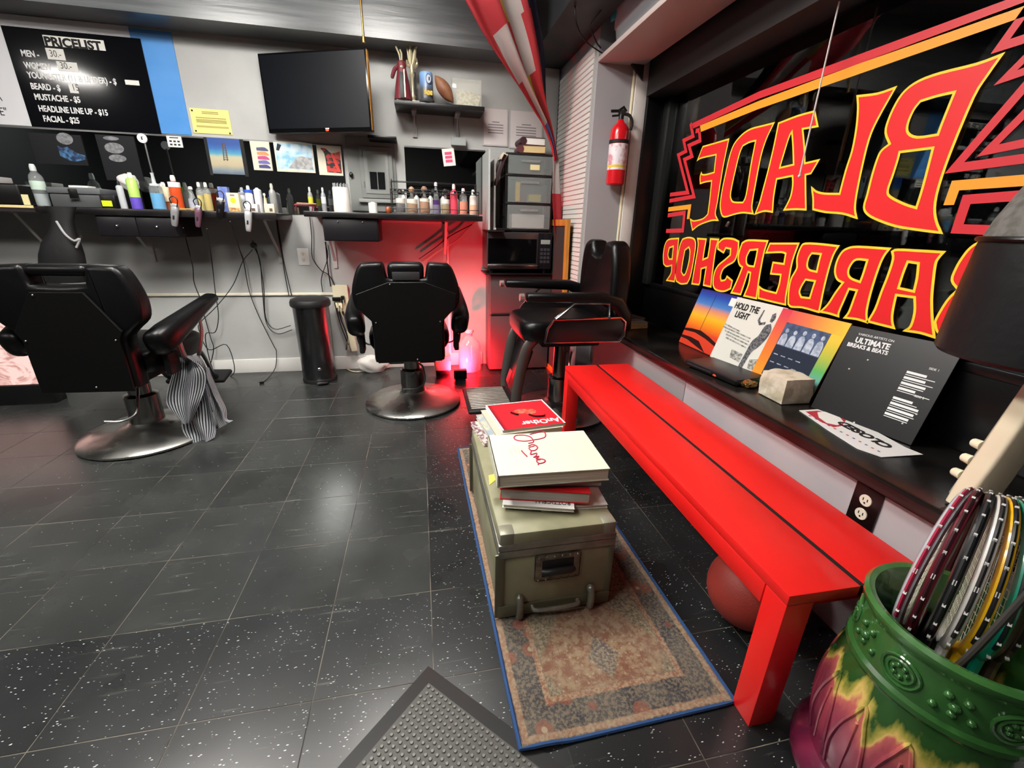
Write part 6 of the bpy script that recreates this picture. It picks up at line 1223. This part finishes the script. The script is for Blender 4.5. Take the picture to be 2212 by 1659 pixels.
bx('body', (0, .02, .01), (.51, .255, .285), mat('microwave side', '#4a474a', .35, .5), mw, bev=.006); bx('door', (.003, 0, .015), (.40, .022, .28), mat('steel front', '#6b6769', .28, .9), mw, bev=.004); bx('door_window', (.008, -.004, .055), (.385, .002, .235), mat('black glass', '#070708', .06), mw); bx('door_handle', (.005, -.012, .034), (.40, 0, .044), M_chrome, mw, bev=.003)
cp_ = bx('control_panel', (.402, -.001, .015), (.507, .022, .28), mat('microwave panel', '#141519', .2), mw, bev=.002); bx('display', (.418, -.003, .20), (.492, 0, .232), mat('display grey', '#8d9a94', .3), cp_)
for i in range(3):
    for j in range(4): bx('button', (.417+i*.027, -.003, .06+j*.03), (.438+i*.027, 0, .08+j*.03), mat('button grey', '#34363d', .4), cp_)
bx('top_ledge', (-.012, -.01, -.0305), (.52, .26, -.02), M_black, mw, bev=.002)
dc = thing('drawer_cart', 'black plastic drawer tower with clear drawers on the microwave', 'drawers', (.645, 3.39, 1.122)); W_, H_, D_ = .345, .525, .235; M_dcf = mat('black cart plastic', '#19191a', .4)
for z in (0, .185, .375, .515): bx('shelf_frame', (-.006, 0, z), (W_+.006, D_, z+.014), M_dcf, dc, bev=.003)
for x in (0, W_): 
    for y in (.018, .09, .16, .22): bx('side_post', (x-.008, y-.008, 0), (x+.008, y+.008, .52), M_dcf, dc)
    for z in (.09, .28, .45): bx('side_rail', (x-.006, .012, z), (x+.006, .225, z+.014), M_dcf, dc)
M_clr = mat('grey clear plastic', '#9aa3a2', .12, alpha=.32)
for z0, z1 in ((.016, .182), (.201, .372), (.391, .512)):
    f = bx('drawer', (.008, -.012, z0), (W_-.008, .0, z1), M_clr, dc, bev=.003); bx('drawer_tub', (.012, .0, z0), (W_-.012, .19, z0+.006), M_clr, dc); bm = NB(); b2(bm, (W_*.3, -.022, z1-.045), (W_*.7, -.011, z1-.028), bev=.004); ob('handle', bm, M_clr, f)
bx('paper_stack', (.05, .02, .024), (.30, .16, .12), M_paper, dc, label='white papers in the bottom drawer'); bx('yellow_tool', (.075, .02, .21), (.105, .05, .34), mat('yellow plastic', '#d9b52a', .4), dc, label='yellow tool in the middle drawer'); bx('yellow_sponge', (.18, .03, .21), (.27, .1, .26), mat('dull yellow', '#b3ae3c', .7), dc, label='yellow lump in the middle drawer'); bx('dark_cloth', (.11, .08, .21), (.33, .17, .33), mat('dark contents', '#4d4f52', .8), dc, label='grey cloth in the middle drawer'); bx('tag', (.17, -.0135, .42), (.24, -.011, .455), mat('cream tag', '#d8cf9c', .6), dc)
for i, (dz, th, cl, lb, w_) in enumerate(((0, .052, '#5a2a30', 'thick dark red book on the drawer tower', .19), (.053, .05, '#3c2026', 'dark red book with pale pages on top of the drawer tower', .17))):
    t = thing('book', lb, 'book', (.735+i*.02, 3.40, 1.652+dz), R(-4+i*6), 'books on the drawer tower'); bx('page_block', (.012, .0, .004), (w_-.002, .15, th-.004), mat('tan pages', '#cdb784', .8) if i == 0 else M_paper, t); bx('cover', (0, -.004, th-.004), (w_, .155, th), mat('book '+cl, cl, .5), t); bx('back_cover', (0, -.004, 0), (w_, .155, .004), mat('book '+cl, cl, .5), t); bm = NB(); cyl(bm, (.008, -.004, th/2), (.008, .155, th/2), th/2, n=14); ob('spine', bm, mat('book '+cl, cl, .5), t)
# magazine holder between rack and tower
mh = thing('magazine_holder', 'grey and white magazine holder between the rack and the drawer tower', 'holder', (.515, 3.40, Z2-.09)); 
bx('board', (-.02, -.12, 0), (-.008, .2, .52), mat('grey white board', '#b3b8b6', .4), mh); bx('board', (.03, -.05, .0), (.042, .2, .47), mat('grey white board', '#b3b8b6', .4), mh); bx('base', (-.02, -.12, -.012), (.1, .2, 0), M_dcf, mh); bm = NB(); box(bm, (.07, .05, .40), (.03, .2, .22), RY(.35), bev=.004); ob('magazines', bm, mat('dark brown magazines', '#3a2a2c', .5), mh)
for i in range(3): bm = NB(); box(bm, (.085+i*.018, -.02+i*.03, .49), (.012, .1, .05), RY(.5), bev=.003); ob('rolled_paper', bm, mat('cream rolls', '#cfc4b2', .6), mh)
x = .56; t = thing('brush', 'black brush with white cap lying on the microwave', 'brush', (.56, 3.36, 1.117)); bm = NB(); cyl(bm, (0, 0, .014), (.11, .03, .014), .011, n=10); ob('handle', bm, M_black, t); bm = NB(); cyl(bm, (-.02, -.005, .014), (.0, 0, .014), .013, n=10); ob('cap', bm, M_white, t)
# chalkboard leaning in the corner
cbd = thing('chalkboard', 'tall chalkboard with orange wooden frame leaning in the corner', 'chalkboard', (1.052, 3.06, .0)); cbd.rotation_euler = (0, R(-1.2), 0)
M_ow = mat('orange wood', '#b5782c', .4, col2='#9a6020', scale=12, stretch=(1, 1, .15))
for lo, hi in (((-.014, 0, 0), (.014, .045, 1.21)), ((-.014, .44, 0), (.014, .485, 1.21)), ((-.014, .045, 1.165), (.014, .44, 1.21)), ((-.014, .045, 0), (.014, .44, .05))): bx('frame_rail', lo, hi, M_ow, cbd, bev=.003)
bx('slate', (-.006, .045, .05), (.006, .44, 1.165), mat('slate', '#2b302e', .6), cbd)
# ================================================================ FLAG
def flag_mat():
    m = bpy.data.materials.new('flag cloth'); m.use_nodes = True; N = m.node_tree.nodes; L = m.node_tree.links; b = N['Principled BSDF']; b.inputs['Roughness'].default_value = .75
    tc = N.new('ShaderNodeTexCoord'); sp = N.new('ShaderNodeSeparateXYZ'); L.new(tc.outputs['UV'], sp.inputs[0])
    def rp(st_):
        r = N.new('ShaderNodeValToRGB'); r.color_ramp.interpolation = 'CONSTANT'; e = r.color_ramp.elements
        while len(e) < len(st_): e.new(.5)
        for i, (p, c) in enumerate(st_): e[i].position = p; e[i].color = lin(c)
        L.new(sp.outputs['X'], r.inputs[0]); return r.outputs[0]
    rd, wh, ye, nv = '#cc444c', '#cfc8c4', '#d2c052', '#343a52'
    rows = [(0, rp([(0, rd), (.28, wh), (.36, rd), (.46, ye), (.56, wh), (.78, nv)])), (.16, rp([(0, rd), (.34, rd), (.45, ye), (.5, wh), (.74, rd), (.82, nv)])), (.36, rp([(0, rd), (.2, wh), (.42, rd), (.5, wh), (.7, rd), (.84, nv)])), (.58, rp([(0, rd), (.28, wh), (.4, ye), (.6, rd), (.86, nv)])), (.82, rp([(0, rd), (.25, '#6a78b0'), (.45, ye), (.62, rd), (.9, wh)]))]
    col = rows[0][1]
    for y, c in rows[1:]:
        g = N.new('ShaderNodeMath'); g.operation = 'GREATER_THAN'; g.inputs[1].default_value = y; ad = N.new('ShaderNodeMath'); ad.operation = 'MULTIPLY_ADD'; ad.inputs[1].default_value = .12; L.new(sp.outputs['X'], ad.inputs[0]); L.new(sp.outputs['Y'], ad.inputs[2]); L.new(ad.outputs[0], g.inputs[0])
        mx = N.new('ShaderNodeMix'); mx.data_type = 'RGBA'; L.new(g.outputs[0], mx.inputs['Factor']); L.new(col, mx.inputs['A']); L.new(c, mx.inputs['B']); col = mx.outputs['Result']
    L.new(col, b.inputs['Base Color']); return m
fo = Vector((.9, 3.1, 1.2)); fg = thing('hanging_flag', 'red, white, yellow and navy flag draped from the ceiling to the corner', 'flag', tuple(fo))
eL = [(915, -168, 2.84), (970, -60, 2.86), (1000, 0, 2.88), (1040, 75, 2.95), (1075, 130, 3.02), (1110, 180, 3.1), (1150, 240, 3.2), (1172, 272, 3.25), (1190, 315, 3.3), (1196, 348, 3.33)]; eR = [(1140, -168, 2.88), (1155, -60, 2.9), (1163, 0, 2.92), (1173, 60, 2.98), (1181, 130, 3.05), (1182, 180, 3.13), (1184, 225, 3.22), (1190, 260, 3.28), (1197, 300, 3.32), (1204, 345, 3.34)]
cloth('upper_drape', [PY(*q)-fo for q in eL], [PY(*q)-fo for q in eR], (.15, -1, 0), 60, 40, .03, 2.6, flag_mat(), fg, thick=.002)
eL = [(1194, 338, 3.33), (1193, 380, 3.33), (1192, 430, 3.33), (1196, 490, 3.33), (1203, 560, 3.33), (1210, 600, 3.33)]; eR = [(1206, 338, 3.34), (1208, 380, 3.34), (1212, 430, 3.34), (1214, 480, 3.35), (1216, 540, 3.35), (1218, 600, 3.35)]
cloth('tail', [PY(*q)-fo for q in eL], [PY(*q)-fo for q in eR], (.2, -1, 0), 16, 30, .008, 1.2, ramp_mat('flag tail print', [(0, '#b9b2ae'), (.28, '#b9b2ae'), (.285, '#b8343c'), (.72, '#b8343c'), (.725, '#bdb4ae')], 'Z', .75, k=-1.25, off=.53 if False else .52, interp='CONSTANT'), fg, thick=.002)
# ================================================================ GLOWING SCREEN AT THE LEFT
t = thing('glowing_screen', 'glowing pink swirl-patterned screen on the floor behind the left chair', 'screen', (-2.95, 3.13, 0)); bx('base', (0, 0, .0), (.585, .1, .13), M_black, t, bev=.004); bx('housing', (0, .012, .13), (.585, .09, .66), M_black, t, bev=.004)
m = bpy.data.materials.new('pink swirl screen'); m.use_nodes = True; N = m.node_tree.nodes; L = m.node_tree.links; b = N['Principled BSDF']; b.inputs['Base Color'].default_value = (.02, .02, .02, 1); b.inputs['Roughness'].default_value = .3
tcn = N.new('ShaderNodeTexCoord'); n1 = N.new('ShaderNodeTexNoise'); n1.inputs['Scale'].default_value = 9; n1.inputs['Detail'].default_value = 3; n1.inputs['Distortion'].default_value = 2.4; L.new(tcn.outputs['Object'], n1.inputs['Vector']); cr = N.new('ShaderNodeValToRGB'); cr.color_ramp.elements[0].position = .38; cr.color_ramp.elements[0].color = lin('#b3837c'); cr.color_ramp.elements[1].position = .55; cr.color_ramp.elements[1].color = lin('#f0c4bb'); L.new(n1.outputs['Fac'], cr.inputs[0]); L.new(cr.outputs[0], b.inputs['Emission Color']); b.inputs['Emission Strength'].default_value = 1.15; _M['pink swirl screen'] = m
bx('screen', (.01, .004, .135), (.58, .0125, .648), m, t)
